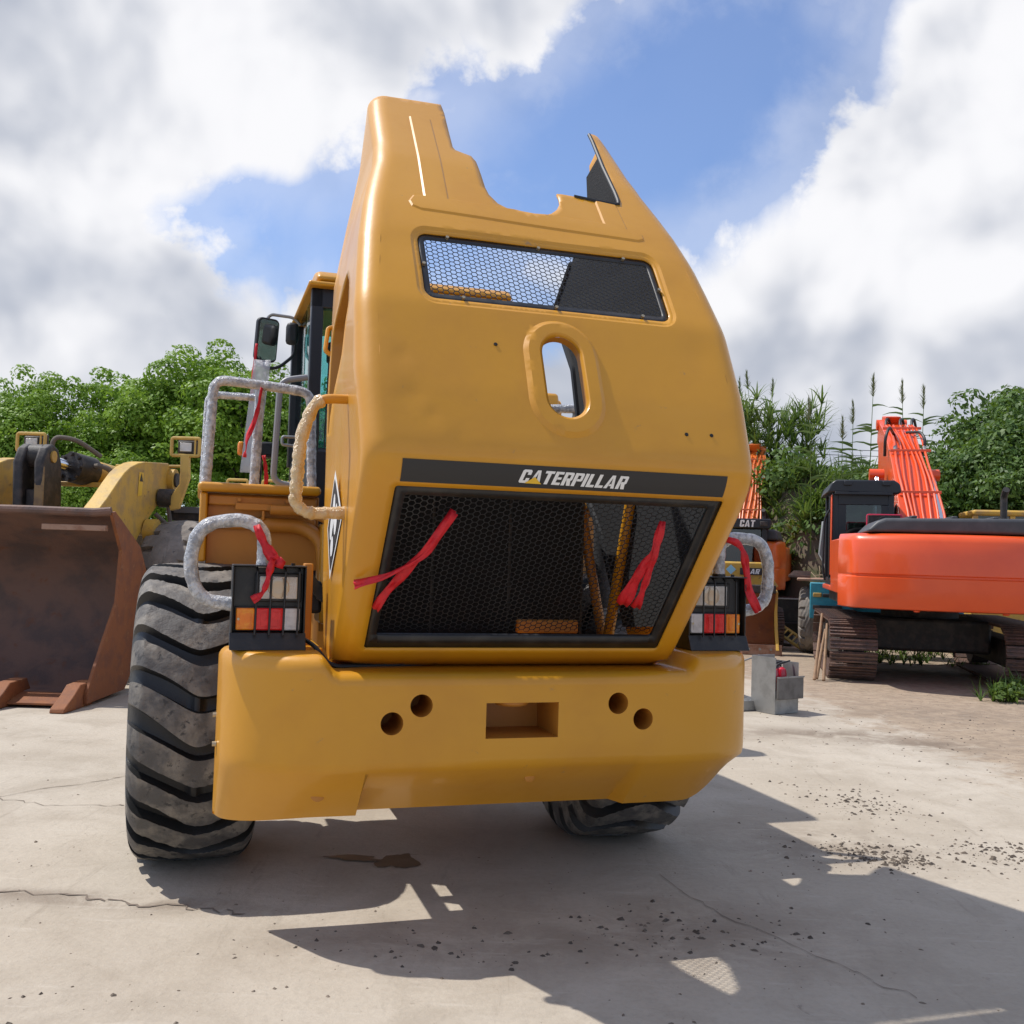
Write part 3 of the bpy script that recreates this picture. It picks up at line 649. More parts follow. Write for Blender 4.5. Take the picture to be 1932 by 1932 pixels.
def build_bumper(L):
    A = 1.388; vf = .52
    us = [0., .1, .2, .3, .4, .5, .58, .60, .62, .64, .66, .70, .72, .735, .76, .80, .82] + list(np.arange(.84, .985, .012)) + [.99] + [.99 + (A - .99) * sin(pi / 2 * k / 22) for k in range(1, 23)]
    us = sorted(set([-x for x in us] + us))
    def section(u):
        x = abs(u); c = max(0., (x - .84) / (A - .84)); vr = .46 * (1 - sqrt(max(0., 1 - min(1, c) ** 2.1)))
        # rear face very slightly crowned
        vr += .012 * (x / .96) ** 2 if x < .96 else .012
        wt = 1.236 + .080 * float(sstep(.868, .955, np.array(x))); e = 0.
        if x > A - .05: q = (x - (A - .05)) / .05; e = .05 * (1 - sqrt(max(0., 1 - q * q)))
        wt -= e; wb = .53 + e * .35 - .03 * float(sstep(.9, 1.38, np.array(-u))) + .17 * float(sstep(.98, 1.385, np.array(u)))
        vbot = .26 + .62 * vr
        if -.72 < u < .60: vbot = .37
        elif -.735 < u <= -.72: vbot = .26 + .11 * (u + .735) / .015
        elif .60 <= u < .64: vbot = .37 - .11 * (u - .60) / .04
        vbot = max(vbot, vr + .012); f = .055 if x < .9 else .075; f = max(.02, f - e); cz = .795
        k1 = vr + (vbot - vr) * .08; k2 = vr + (vbot - vr) * .5; S = [(vf, wb), (min(vf - .01, vbot + .05), wb), (vbot + .006, wb + .002), (vbot - .006 if vbot - vr > .05 else vbot, wb + .016)]
        S += [(k2, (cz + wb) / 2 + .005), (k1, cz - .018), (vr + (vbot - vr) * .02, cz + .008), (vr, cz + .04), (vr, .95), (vr, 1.06), (vr, wt - f - .01)]
        for k in range(0, 6): a = pi / 2 * k / 5; S.append((vr + f * (1 - cos(a)), wt - f + f * sin(a)))
        S += [(vr + f + .05, wt + .001), (min(vf - .03, vr + .25), wt + .002), (vf - .012, wt), (vf, wt - .012)]
        return [(min(v, vf), w) for v, w in S]
    secs = [section(u) for u in us]; n = len(secs[0]); mb = MB()
    V = [(u, v, w) for u, s in zip(us, secs) for v, w in s]; F = []
    for i in range(len(us) - 1):
        for j in range(n): F.append((i * n + j, (i + 1) * n + j, (i + 1) * n + (j + 1) % n, i * n + (j + 1) % n))
    F += [tuple(range(n)), tuple(range((len(us) - 1) * n, len(us) * n))[::-1]]
    mb.add(V, F); b = mb.build('counterweight', YEL, L, smooth=32)
    # cutters
    cut = MB()
    for (u, w) in ((-.625, 1.008), (-.49, 1.088), (.49, 1.086), (.625, 1.007)): cut.cyl((u, -.1, w), (u, .30, w), .0525, 28)
    co = cut.build('cutter', YELD, None); cu2 = MB().box(-.180, .180, -.1, .32, .930, 1.096).build('cutter2', YELD, None)
    b.parent = None
    for c in (co, cu2):
        md = b.modifiers.new('b', 'BOOLEAN'); md.operation = 'DIFFERENCE'; md.object = c; md.solver = 'EXACT'
        try: md.material_mode = 'TRANSFER'
        except Exception: pass
    dg = bpy.context.evaluated_depsgraph_get(); me = bpy.data.meshes.new_from_object(b.evaluated_get(dg)); b.modifiers.clear(); b.data = me; me.name = 'counterweight'
    me.shade_smooth(); me.set_sharp_from_angle(angle=radians(32))
    if len(me.materials) == 0: me.materials.append(YEL)
    bpy.data.objects.remove(co); bpy.data.objects.remove(cu2); b.parent = L
    # hitch pin in the square pocket
    MB().lathe([(0, 1.07), (.075, 1.07), (.085, 1.078), (.085, 1.105), (.0, 1.105)], 28, c=(-.02, .13, 0)).build('hitch_pin', YELD, b)
    # cover flange and bolts on the left end
    for (v, w) in ((.52, .98), (.42, .86)): MB().cyl((-1.385, v, w), (-1.404, v, w), .012, 8).build('bolt', mat('zinc bolt', (.5, .42, .28), .35, .8), b)
    for (u, v, w, r) in ((-.93, .16, .665, .035), (.08, .11, .72, .026)): MB().lathe([(0, 0), (r, .0), (r * .8, -.004), (0, -.006)], 14, 'y', (u, v + .0, w)).build('casting_mark', YELD, b)
    # worn lower lip plates of the casting
    return b

def lamp_box(L, sg):
    x0, x1 = (-1.345, -1.005) if sg < 0 else (1.005, 1.345); zb, zt = 1.318, 1.712; y0, y1 = .255, .47
    b = MB(); t = .008
    # shell: back, two sides, top, slanted foot
    b.box(x0, x1, y1 - t, y1, zb, zt); b.box(x0, x0 + t, y0 + .03, y1 - t - .001, zb + .002, zt - t); b.box(x1 - t, x1, y0 + .03, y1 - t - .001, zb + .002, zt - t); b.box(x0, x1, y0 + .02, y1 - t - .001, zt - t + .001, zt)
    b.prism([(y0 - .01, zb), (y0 + .03, zb + .078), (y0 + .045, zb + .078), (y0 + .045, zb)], 'x', x0 - .004, x1 + .004)
    o = b.build('tail_lamp_box', BLK, L, bevel=.003)
    b2 = MB().box(x0 + .012, x1 - .012, y0 + .085, y0 + .10, zb + .08, zt - .012); b2.build('lamp_panel', BLK, o)
    for k in range(4):
        x = x0 + (x1 - x0) * (.225 + .19 * k) + (.035 if sg < 0 else -.0); pts = [(x, y0 + .045, zt - .012), (x, y0 + .018, zt - .03), (x - .004, y0 + .006, zb + .07)]
        MB().tube(pts, .0055, 6).build('guard_bar', BLK, o)
    wx = (x0 + .125, x0 + .30) if sg < 0 else (x0 + .045, x0 + .235); zc = zt - .105
    h = MB().box(wx[0] - .022, wx[1] + .022, y0 + .06, y0 + .084, zc - .068, zc + .068).build('work_lamp', BLK, o, bevel=.006)
    ln_ = MB().box(wx[0], wx[1], y0 + .05, y0 + .0595, zc - .053, zc + .053).build('lens', GLASSLAMP, h, bevel=.006)
    MB().lathe([(0, .0), (.024, .0), (.046, -.0015), (.050, .0), (.0, .002)], 24, 'y', ((wx[0] + wx[1]) / 2, y0 + .0485, zc)).build('bulb_ring', mat('warm reflector', (.55, .45, .34), .2, .4), ln_)
    z0, z1 = zb + .088, zb + .192; xa, xb = x0 + .022, x1 - .022; w = xb - xa
    seg = [(0, .29, AMB, 'amber_lens'), (.29, .74, REDL, 'red_lens'), (.74, 1., CLR, 'clear_lens')]
    if sg > 0: seg = [(0, .26, CLR, 'clear_lens'), (.26, .71, REDL, 'red_lens'), (.71, 1., AMB, 'amber_lens')]
    tl = MB().box(xa - .006, xb + .006, y0 + .066, y0 + .084, z0 - .006, z1 + .006).build('tail_lamp', BLK, o, bevel=.004)
    for a, c, m_, nm in seg:
        le = MB().box(xa + w * a, xa + w * c - .0015, y0 + .05, y0 + .0655, z0, z1).build(nm, m_, tl, bevel=.006); xm = xa + w * (a + c) / 2; hw_ = w * (c - a) * .30
        MB().box(xm - hw_, xm + hw_, y0 + .0475, y0 + .0497, z0 + .018, z1 - .018).build('reflector_block', m_, le, bevel=.0015)
    for a in (.04, .96): MB().cyl((xa + w * a, y0 + .046, (z0 + z1) / 2), (xa + w * a, y0 + .052, (z0 + z1) / 2), .006, 8).build('screw', mat('zinc bolt', (.5, .42, .28), .35, .8), tl)
    for fx in (.37, .82): MB().cyl((x0 + (x1 - x0) * fx, .33, zt), (x0 + (x1 - x0) * fx, .33, zt + .012), .010, 8).build('bolt', BLK, o)
    # looped handle rising from the box
    if sg < 0: pts = [(-1.205, .34, 1.70), (-1.205, .34, 1.88), (-1.30, .34, 1.925), (-1.50, .34, 1.90), (-1.545, .34, 1.70), (-1.49, .34, 1.545), (-1.34, .34, 1.525)]
    else: pts = [(1.205, .34, 1.71), (1.205, .34, 1.88), (1.27, .34, 1.925), (1.46, .34, 1.915), (1.515, .34, 1.78), (1.50, .34, 1.60), (1.44, .34, 1.54), (1.345, .34, 1.525)]
    wrapped('loop_handle', o, pts, .0325, .10)
    if sg > 0: MB().cyl((1.205, .34, 1.70), (1.205, .34, 1.725), .036, 14).build('clamp_ring', BLK, o)
    return o

def tyre_mesh(R=.855, W=.69, N=22, worn=False, depth=.06):
    """tyre with moulded lugs: the grid follows the lug edges so that they stay crisp"""
    hwid = W / 2; nx = 21; xs = list(np.linspace(0, .80, nx)) + [.84, .88, .92, .955, .98, 1.0, 1.01, 1.0, .95, .86]
    rs = [R - .018 * (x / .8) ** 2 for x in np.linspace(0, .80, nx)] + [R - .028, R - .042, R - .062, R - .09, R - .13, R - .19, R - .27, R - .34, R - .41, R - .46]
    if worn: rs = [R - .05 * (x / .8) ** 2 for x in np.linspace(0, .80, nx)] + [R - .065, R - .085, R - .11, R - .14, R - .18, R - .23, R - .30, R - .36, R - .42, R - .46]
    half = list(zip(xs, rs)); full = [(-x, r) for x, r in half[::-1]] + half[1:]; m = len(full); mb = MB(); ns = 12; rr_ = random.Random(4)
    chip = [[rr_.uniform(-.006, .006) for _ in range(m)] for _ in range(N * ns)]
    for p in range(N):
        for q in range(ns):
            for j, (x, r) in enumerate(full):
                ax = abs(x)
                if not worn:
                    off = .70 * (1 - (sqrt(x * x + .02))) + .10 * sin(x * 3.0) - .16 * ax ** 3; gw = .34 + .10 * ax + .05 * sin(p * 2.4 + x * 4); act = float(sstep(1.0, .97, np.array(ax))); d = depth * act * (1 - .35 * float(sstep(.12, .02, np.array(ax))) * (p % 2))
                else:
                    off = .5 * (x > 0) + .12 * x; gw = .30; act = float(sstep(.42, .47, np.array(ax)) * sstep(1.0, .93, np.array(ax))); d = depth * act
                e0 = 1 - gw; sl = .035
                # samples: 0..5 lug top, 6 = lug edge, 7 = groove floor start, 8,9,10 = floor, 11 = floor end (next sample is the next lug)
                if q <= 6: t = e0 * q / 6; dd = 0.
                elif q == 7: t = e0 + sl; dd = d
                elif q == 11: t = 1 - sl; dd = d
                else: t = e0 + sl + (gw - 2 * sl) * (q - 7) / 4; dd = d * 1.06
                th = 2 * pi * (p + t + off) / N; R_ = r - dd + (.0015 * sin(th * 31 + x * 17) if dd == 0 and ax < .8 else 0) + (chip[p * ns + q][j] * .5 if q in (0, 6) and ax < .95 else 0)
                if worn and ax < .8: R_ += .006 * sin(th * 17 + x * 9) * sin(x * 13 + th * 5)
                mb.v.append((x * hwid, R_ * cos(th), max(R_ * sin(th), -R + .018)))
    n = N * ns; mb.f = [(i * m + j, ((i + 1) % n) * m + j, ((i + 1) % n) * m + j + 1, i * m + j + 1) for i in range(n) for j in range(m - 1)]
    return mb
def make_wheel(parent, loc, proto=None, m_t=None, m_r=None, R=.855, W=.69, N=22, worn=False, depth=.06, rz=0, rx=0):
    if proto is None:
        tm = tyre_mesh(R, W, N, worn, depth); t = tm.build('tyre', m_t or RUBBER, parent, smooth=30, norm=False)
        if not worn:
            # unworn black rubber between the dusty lug faces, also painting shade into the grooves
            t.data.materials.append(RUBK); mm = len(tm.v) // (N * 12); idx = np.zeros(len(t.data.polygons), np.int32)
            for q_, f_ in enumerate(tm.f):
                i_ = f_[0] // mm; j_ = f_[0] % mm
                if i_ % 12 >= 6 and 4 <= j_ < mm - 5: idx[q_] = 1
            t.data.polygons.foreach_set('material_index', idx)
        k = R / .855; rim = MB().lathe([(.0, -.30 * k), (.30 * k, -.30 * k), (.34 * k, -.26 * k), (.36 * k, -.12 * k), (.36 * k, .12 * k), (.34 * k, .26 * k), (.42 * k, .30 * k), (.43 * k, .335 * k), (.41 * k, .335 * k), (.39 * k, .30 * k), (.31 * k, .20 * k), (.12 * k, .16 * k), (.10 * k, .24 * k), (0, .24 * k)], 32, 'x').build('rim', m_r or YEL, t)
    else:
        t = proto.copy(); col.objects.link(t); t.parent = parent
        for ch in proto.children: c = ch.copy(); col.objects.link(c); c.parent = t
    t.location = loc; t.rotation_euler = (rx, 0, rz); return t

def ribbon(name, label, pts, wd, parent=None, group=None, twist=0., th=.003):
    """a strip of cloth along a 3-D path; wd: widths"""
    P = rpath(pts, .05, 4); P = resample3(P, .03); n = len(P); V = []
    for i, p in enumerate(P):
        t = (P[min(i + 1, n - 1)] - P[max(i - 1, 0)]).normalized(); side = t.cross(Vector((sin(YAW) * .5, -1, .1)).normalized()).normalized(); nn = side.cross(t)
        f = i / (n - 1); w = (.66 + .12 * sin(f * 17 + len(P))) * np.interp(f, np.linspace(0, 1, len(wd)), wd); a = twist * sin(f * 5 + 1); s2 = side * cos(a) + nn * sin(a)
        for q in (-1, -.33, .33, 1): V.append(p + s2 * w * q / 2 + nn * (.16 * w * sin(q * 4 + f * 13) + .006 * sin(f * 23 + q)))
    F = [(i * 4 + j, i * 4 + 4 + j, i * 4 + 5 + j, i * 4 + 1 + j) for i in range(n - 1) for j in range(3)]
    o = MB().add(V, F).build(name, RIB, parent, smooth=60)
    md = o.modifiers.new('t', 'SOLIDIFY'); md.thickness = th
    if label: tag(o, label, 'ribbon', group)
    return o
def LW(u, v, w):
    return (LO[0] + u * cos(YAW) - v * sin(YAW), LO[1] + u * sin(YAW) + v * cos(YAW), w)

def build_loader():
    L = thing('wheel_loader', 'large yellow wheel loader seen from behind with its engine hood tipped up', 'wheel loader', LO, YAW)
    hood = build_hood(L); build_bumper(L); lamp_box(L, -1); lamp_box(L, 1)
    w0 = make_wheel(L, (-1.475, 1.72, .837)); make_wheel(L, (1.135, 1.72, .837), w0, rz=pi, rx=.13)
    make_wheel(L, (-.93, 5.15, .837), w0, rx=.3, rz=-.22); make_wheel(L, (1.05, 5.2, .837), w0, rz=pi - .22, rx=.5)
    # rear chassis, axle, engine and cooling pack in the dark behind the grille
    boxp('rear_frame', YELD, L, -.48, .48, .53, 3.4, .62, 1.16, .02)
    MB().cyl((-1.2, 1.72, .84), (1.2, 1.72, .84), .17, 20).build('rear_axle', DARK, L)
    rad = boxp('cooling_pack', DARK, L, -.72, .62, .86, 1.55, 1.18, 2.20, .01)
    for k in range(3): boxp('core', FOAM, rad, -.70 + .44 * k, -.28 + .44 * k, .845, .857, 1.24, 2.14, .003)
    boxp('engine', DARK, L, -.34, .34, 1.60, 2.75, 1.16, 1.95, .03)
    boxp('deck_plate', YELD, L, -.86, .86, .58, .82, 1.14, 1.19, .006)
    boxp('step_bracket', YEL, L, .0, .36, .50, .56, 1.27, 1.36, .01)
    MB().cyl((.80, .95, 1.20), (.80, .62, 2.12), .032, 12).build('hood_strut', YEL, L); MB().cyl((.82, 1.0, 1.25), (.58, .95, 2.30), .03, 12).build('hood_strut', YELD, L); MB().cyl((.92, 1.25, 1.2), (.90, 1.25, 2.2), .07, 16).build('air_pipe', GREY, L)
    boxp('valve_cover', YELD, L, .12, .46, .50, .545, 1.385, 1.455, .008)
    MB().prism([(4.6, 1.9), (4.9, 3.2), (5.0, 3.42), (5.2, 3.45), (5.4, 3.3), (5.5, 1.9)], 'x', 1.7, 1.9).build('lift_tower', YEL, L, bevel=.03); MB().cyl((1.66, 5.12, 3.26), (1.94, 5.12, 3.26), .11, 20).build('tower_pin', YEL, L)
    MB().cyl((-.45, .62, 1.25), (-.45, .62, 1.33), .05, 14).build('filler_cap', STEEL, L)
    # articulation, front frame and lift arms ahead of the cab
    boxp('front_frame', YELD, L, -.55, .55, 4.2, 5.8, .6, 1.9, .05)
    for s in (-.45, .45): MB().prism([(4.3, 1.9), (4.9, 2.45), (5.3, 2.4), (7.2, .7), (7.0, .5), (5.0, 1.7)], 'x', s - .09, s + .09).build('lift_arm', YEL, L, bevel=.02)
    MB().cyl((-.56, 4.9, 2.28), (.56, 4.9, 2.28), .12, 18).build('arm_pin', YEL, L)
    # rear mudguard platform on the left with its skirt
    def platform(s):
        x = lambda a: -a if s < 0 else a - .30; X = lambda a, b: (min(x(a), x(b)), max(x(a), x(b)))
        pf = boxp('platform', YEL, L, *X(.80, 1.52), 1.62, 2.95, 2.115, 2.172, .026, seg=4)
        boxp('skirt', YELD, pf, *X(.80, 1.46), 1.74, 1.78, 1.66, 2.112, .006); boxp('end_plate', YEL, pf, *X(1.46, 1.505), 1.66, 2.9, 1.70, 2.112, .012)
        boxp('cross_rail', YELD, pf, *X(.82, 1.458), 1.69, 1.738, 2.04, 2.10, .01); boxp('cross_rail', YELD, pf, *X(.82, 1.458), 1.70, 1.738, 1.90, 1.975, .012)
        boxp('bracket', YELD, pf, *X(1.08, 1.30), 1.66, 1.688, 2.015, 2.055, .004); boxp('bracket', YELD, pf, *X(1.13, 1.145), 1.655, 1.688, 1.955, 2.012, .003)
        for v_ in (1.0, 1.28): MB().cyl((x(v_), 1.66, 2.075), (x(v_), 1.69, 2.075), .012, 8).build('bolt', YELD, pf)
        tubep('arch_tube', YELD, pf, [(x(1.15), 1.70, 1.93), (x(.90), 1.70, 1.93), (x(.78), 1.66, 1.85), (x(.74), 1.64, 1.3)], .045, 12, .16)
        tubep('arch_tube', YELD, pf, [(x(1.1), 1.62, 2.02), (x(.86), 1.62, 2.02), (x(.72), 1.55, 1.95), (x(.70), 1.52, 1.2)], .03, 12, .12)
        MB().prism([(1.5, 1.35), (1.55, 1.95), (1.8, 1.95), (1.8, 1.35)], 'x', *X(.74, .80)).build('inner_wing', YEL, pf, bevel=.02)
        # guard rail, three uprights wrapped in film
        wrapped('guard_rail', pf, [(x(1.475), 1.72, 2.16), (x(1.452), 1.72, 2.795), (x(1.10), 1.72, 2.775), (x(.875), 1.72, 2.755), (x(.85), 1.72, 2.14)], .030, .08)
        wrapped('guard_post', pf, [(x(1.195), 1.735, 2.16), (x(1.178), 1.735, 2.765)], .030, .0)
        wrapped('guard_rail', pf, [(x(1.49), 2.85, 2.16), (x(1.475), 2.85, 2.86), (x(1.10), 2.85, 2.86)], .026, .07)
        return pf
    pl1 = platform(-1); platform(1)
    tubep('ladder_rail', mat('grey primed tube', (.25, .25, .26), .5), L, [(-.84, 3.0, 2.25), (-1.0, 3.0, 2.27), (-.975, 3.0, 3.02), (-.78, 3.0, 3.06)], .024, 10, .08)
    # rocker arm and rubber pad beside the skirt
    MB().prism([(-.93, 1.60), (-.87, 1.52), (-.70, 1.42), (-.66, 1.43), (-.66, 1.47), (-.84, 1.58), (-.90, 1.66)], 'y', 1.0, 1.03).build('hood_latch_arm', BLK, L, bevel=.004)
    boxp('rubber_stop', SEAL, L, -.98, -.84, 1.05, 1.15, 1.44, 1.62, .02)
    boxp('side_rail', YEL, L, -.93, -.885, .55, 1.5, 1.15, 1.30, .01); boxp('side_rail', YEL, L, .885, .93, .55, 1.5, 1.15, 1.30, .01)
    boxp('side_post', YELD, L, -.985, -.94, .62, .70, 1.20, 1.72, .006)
    tubep('lamp_cable', SEAL, L, [(-1.0, .36, 1.36), (-.955, .30, 1.335), (-.90, .24, 1.262), (-.86, .22, 1.246), (-.7, .28, 1.243), (-.4, .33, 1.243)], .011, 8, .05)
    # cab
    cab = boxp('cab', CABB, L, -.76, .76, 3.05, 4.6, 1.55, 2.55, .03)
    for (x, y) in ((-.72, 3.10), (.72, 3.10), (-.74, 4.52), (.74, 4.52)): boxp('pillar', CABB, cab, x - .045, x + .045, y - .05, y + .05, 2.5, 3.78, .01)
    boxp('header', CABB, cab, -.765, .765, 3.05, 3.14, 3.60, 3.80, .01)
    rf = MB().prism([(3.0, 3.78), (4.72, 3.78), (4.78, 3.80), (4.70, 3.87), (4.3, 3.905), (3.2, 3.905), (3.04, 3.87), (2.96, 3.81)], 'x', -.74, .78).build('roof', YEL, cab, bevel=.045, seg=4)
    boxp('drip_lip', YEL, rf, -.80, .80, 2.95, 4.8, 3.745, 3.778, .015)
    boxp('window', GLASS, cab, -.67, .67, 3.08, 3.088, 2.55, 3.62, 0); boxp('window', GLASS, cab, -.735, -.727, 3.16, 3.70, 2.55, 3.74, 0); boxp('window', GLASS, cab, -.735, -.727, 3.80, 4.47, 2.2, 3.74, 0)
    boxp('window', GLASS, cab, .727, .735, 3.16, 4.47, 2.55, 3.74, 0); boxp('window', GLASS, cab, -.68, .68, 4.53, 4.538, 2.3, 3.74, 0)
    seat = boxp('seat', SEAL, cab, -.28, .28, 3.5, 4.0, 2.2, 2.6, .05); boxp('seat_back', SEAL, seat, -.27, .27, 3.42, 3.55, 2.6, 3.25, .05)
    boxp('monitor', SEAL, cab, -.60, -.40, 3.4, 3.44, 3.25, 3.42, .02)
    MB().tube([(-.63, 3.07, 2.55), (-.62, 3.07, 3.2)], .006, 6).build('wiper', SEAL, cab)
    # door handle plate and strike
    tubep('door_handle', STEEL, cab, [(-.80, 3.2, 2.56), (-.93, 3.2, 2.57), (-.93, 3.2, 2.63), (-.80, 3.2, 2.63)], .012, 8, .02)
    # mirrors
    mr = tubep('mirror_arm', STEEL, L, [(-.74, 4.2, 3.70), (-.80, 4.2, 3.76), (-1.0, 4.2, 3.77), (-1.03, 4.2, 3.70)], .014, 8, .05)
    tubep('mirror_arm', SEAL, L, [(-.78, 4.2, 3.6), (-.78, 4.2, 3.44), (-.92, 4.2, 3.31), (-1.05, 4.2, 3.31), (-1.07, 4.2, 3.40)], .014, 8, .06)
    Mm = Matrix.Translation((-1.01, 4.2, 3.548)) @ Matrix.Rotation(.42, 4, 'Z') @ Matrix.Rotation(.12, 4, 'X')
    mh = MB().prism(rrect(-.100, .100, -.185, .185, .045), 'y', 0, .05, Mm).build('mirror', SEAL, L, bevel=.01); MB().prism(rrect(-.086, .086, -.168, .168, .035), 'y', -.006, -.0005, Mm).build('mirror_glass', MIRR, mh)
    boxp('work_light', SEAL, L, -.87, -.77, 4.0, 4.12, 3.50, 3.68, .03)
    # front marker lamp behind the guard rail
    ml = boxp('marker_lamp', SEAL, L, -1.15, -.88, 4.75, 4.9, 2.60, 2.74, .03); boxp('amber_lens', AMB, ml, -1.20, -1.145, 4.745, 4.88, 2.61, 2.73, .02)
    tubep('marker_post', SEAL, L, [(-1.0, 4.85, 1.9), (-1.0, 4.85, 2.62)], .02, 8)
    return L, hood

def build_ribbons():
    s = lambda u, w, h: LW(*hsurf(u, w, h))
    ribbon('red_ribbon', 'red ribbon knotted through the left half of the lower grille mesh', [s(-.473, 1.965, -.02), s(-.56, 1.86, .05), s(-.70, 1.63, .02), s(-.735, 1.545, .02)], [.05, .045, .055, .06, .05], group='red ribbons on the hood grille')
    o = bpy.context.scene.objects['red_ribbon']
    t2 = ribbon('ribbon_tail', None, [s(-.47, 1.96, -.01), s(-.57, 1.82, .06), s(-.72, 1.72, .05), s(-.85, 1.665, .03)], [.05, .04, .022, .035, .075], twist=.5); t2.parent = o
    ribbon('red_ribbon', 'red ribbon knotted through the right half of the lower grille mesh', [s(.507, 1.955, -.02), s(.49, 1.86, .04), s(.45, 1.72, .04), s(.435, 1.60, .04)], [.05, .055, .06, .085, .09], group='red ribbons on the hood grille')
    o = [x for x in bpy.context.scene.objects if x.name.startswith('red_ribbon')][-1]
    t2 = ribbon('ribbon_tail', None, [s(.50, 1.95, -.01), s(.495, 1.84, .05), s(.50, 1.70, .055), s(.50, 1.60, .06)], [.04, .04, .045, .06]); t2.parent = o
    a = ribbon('red_ribbon', 'red ribbon tied round the looped handle above the left tail lamp', [LW(-1.245, .295, 1.90), LW(-1.215, .29, 1.82), LW(-1.155, .275, 1.735), LW(-1.115, .26, 1.715)], [.05, .06, .085, .06], group='red ribbons on the lamp handles')
    b = ribbon('ribbon_tail', None, [LW(-1.165, .27, 1.745), LW(-1.18, .245, 1.70), LW(-1.19, .235, 1.63), LW(-1.215, .23, 1.575), LW(-1.255, .23, 1.55)], [.05, .045, .035, .03, .055]); b.parent = a
    a = ribbon('red_ribbon', 'red ribbon tied round the looped handle above the right tail lamp', [LW(1.215, .29, 1.915), LW(1.30, .285, 1.895), LW(1.335, .285, 1.80), LW(1.36, .285, 1.62), LW(1.42, .28, 1.525)], [.045, .055, .055, .075, .07], group='red ribbons on the lamp handles')
    b = ribbon('ribbon_tail', None, [LW(1.215, .29, 1.91), LW(1.15, .30, 1.84), LW(1.12, .30, 1.76), LW(1.06, .30, 1.72)], [.04, .05, .05, .06]); b.parent = a
    a = ribbon('red_ribbon', 'red ribbon hanging down the middle post of the left guard rail', [LW(-1.175, 1.69, 2.76), LW(-1.19, 1.68, 2.65), LW(-1.205, 1.67, 2.56), LW(-1.25, 1.66, 2.44), LW(-1.255, 1.66, 2.36), LW(-1.26, 1.66, 2.33)], [.035, .03, .05, .045, .02, .035], twist=.9)
    b = ribbon('ribbon_tail', None, [LW(-1.14, 1.80, 2.36), LW(-1.12, 1.80, 2.25), LW(-1.12, 1.80, 2.16)], [.03, .035, .04]); b.parent = a
    ribbon('red_ribbon', 'thin red ribbon trailing below the left cab mirror', [LW(-1.10, 4.15, 3.50), LW(-1.115, 4.15, 3.3), LW(-1.12, 4.15, 3.12), LW(-1.13, 4.15, 3.0)], [.03, .035, .04, .03])
    # strip of bubble wrap hanging from the mirror
    FILM = mat('bubble film', (.75, .74, .78), .3, alpha=.55, bump=.6, bscale=120)
    V = []
    for i in range(10):
        f = i / 9; p = Vector(LW(-1.05 - .08 * f, 4.1, 3.36 - .95 * f)); V += [p + Vector((-.07, 0, 0)), p + Vector((0, .02, 0)), p + Vector((.07, 0, 0))]
    o = MB().add(V, [(i * 3 + j, i * 3 + 3 + j, i * 3 + 4 + j, i * 3 + 1 + j) for i in range(9) for j in range(2)]).build('film_strip', FILM); md = o.modifiers.new('t', 'SOLIDIFY'); md.thickness = .004
    tag(o, 'strip of translucent bubble film hanging below the left cab mirror', 'plastic film')

# ------------------------------------------------------------------ other machines in the yard
def settle(t):
    """children were modelled in yard coordinates: shift them under their thing"""
    for ch in t.children: ch.location = Vector(ch.location) - Vector(t.location)
def ring(name, m, parent, pts, r, n=8): return MB().tube(rpath(pts, .03, 4, True), r, n, True).build(name, m, parent)

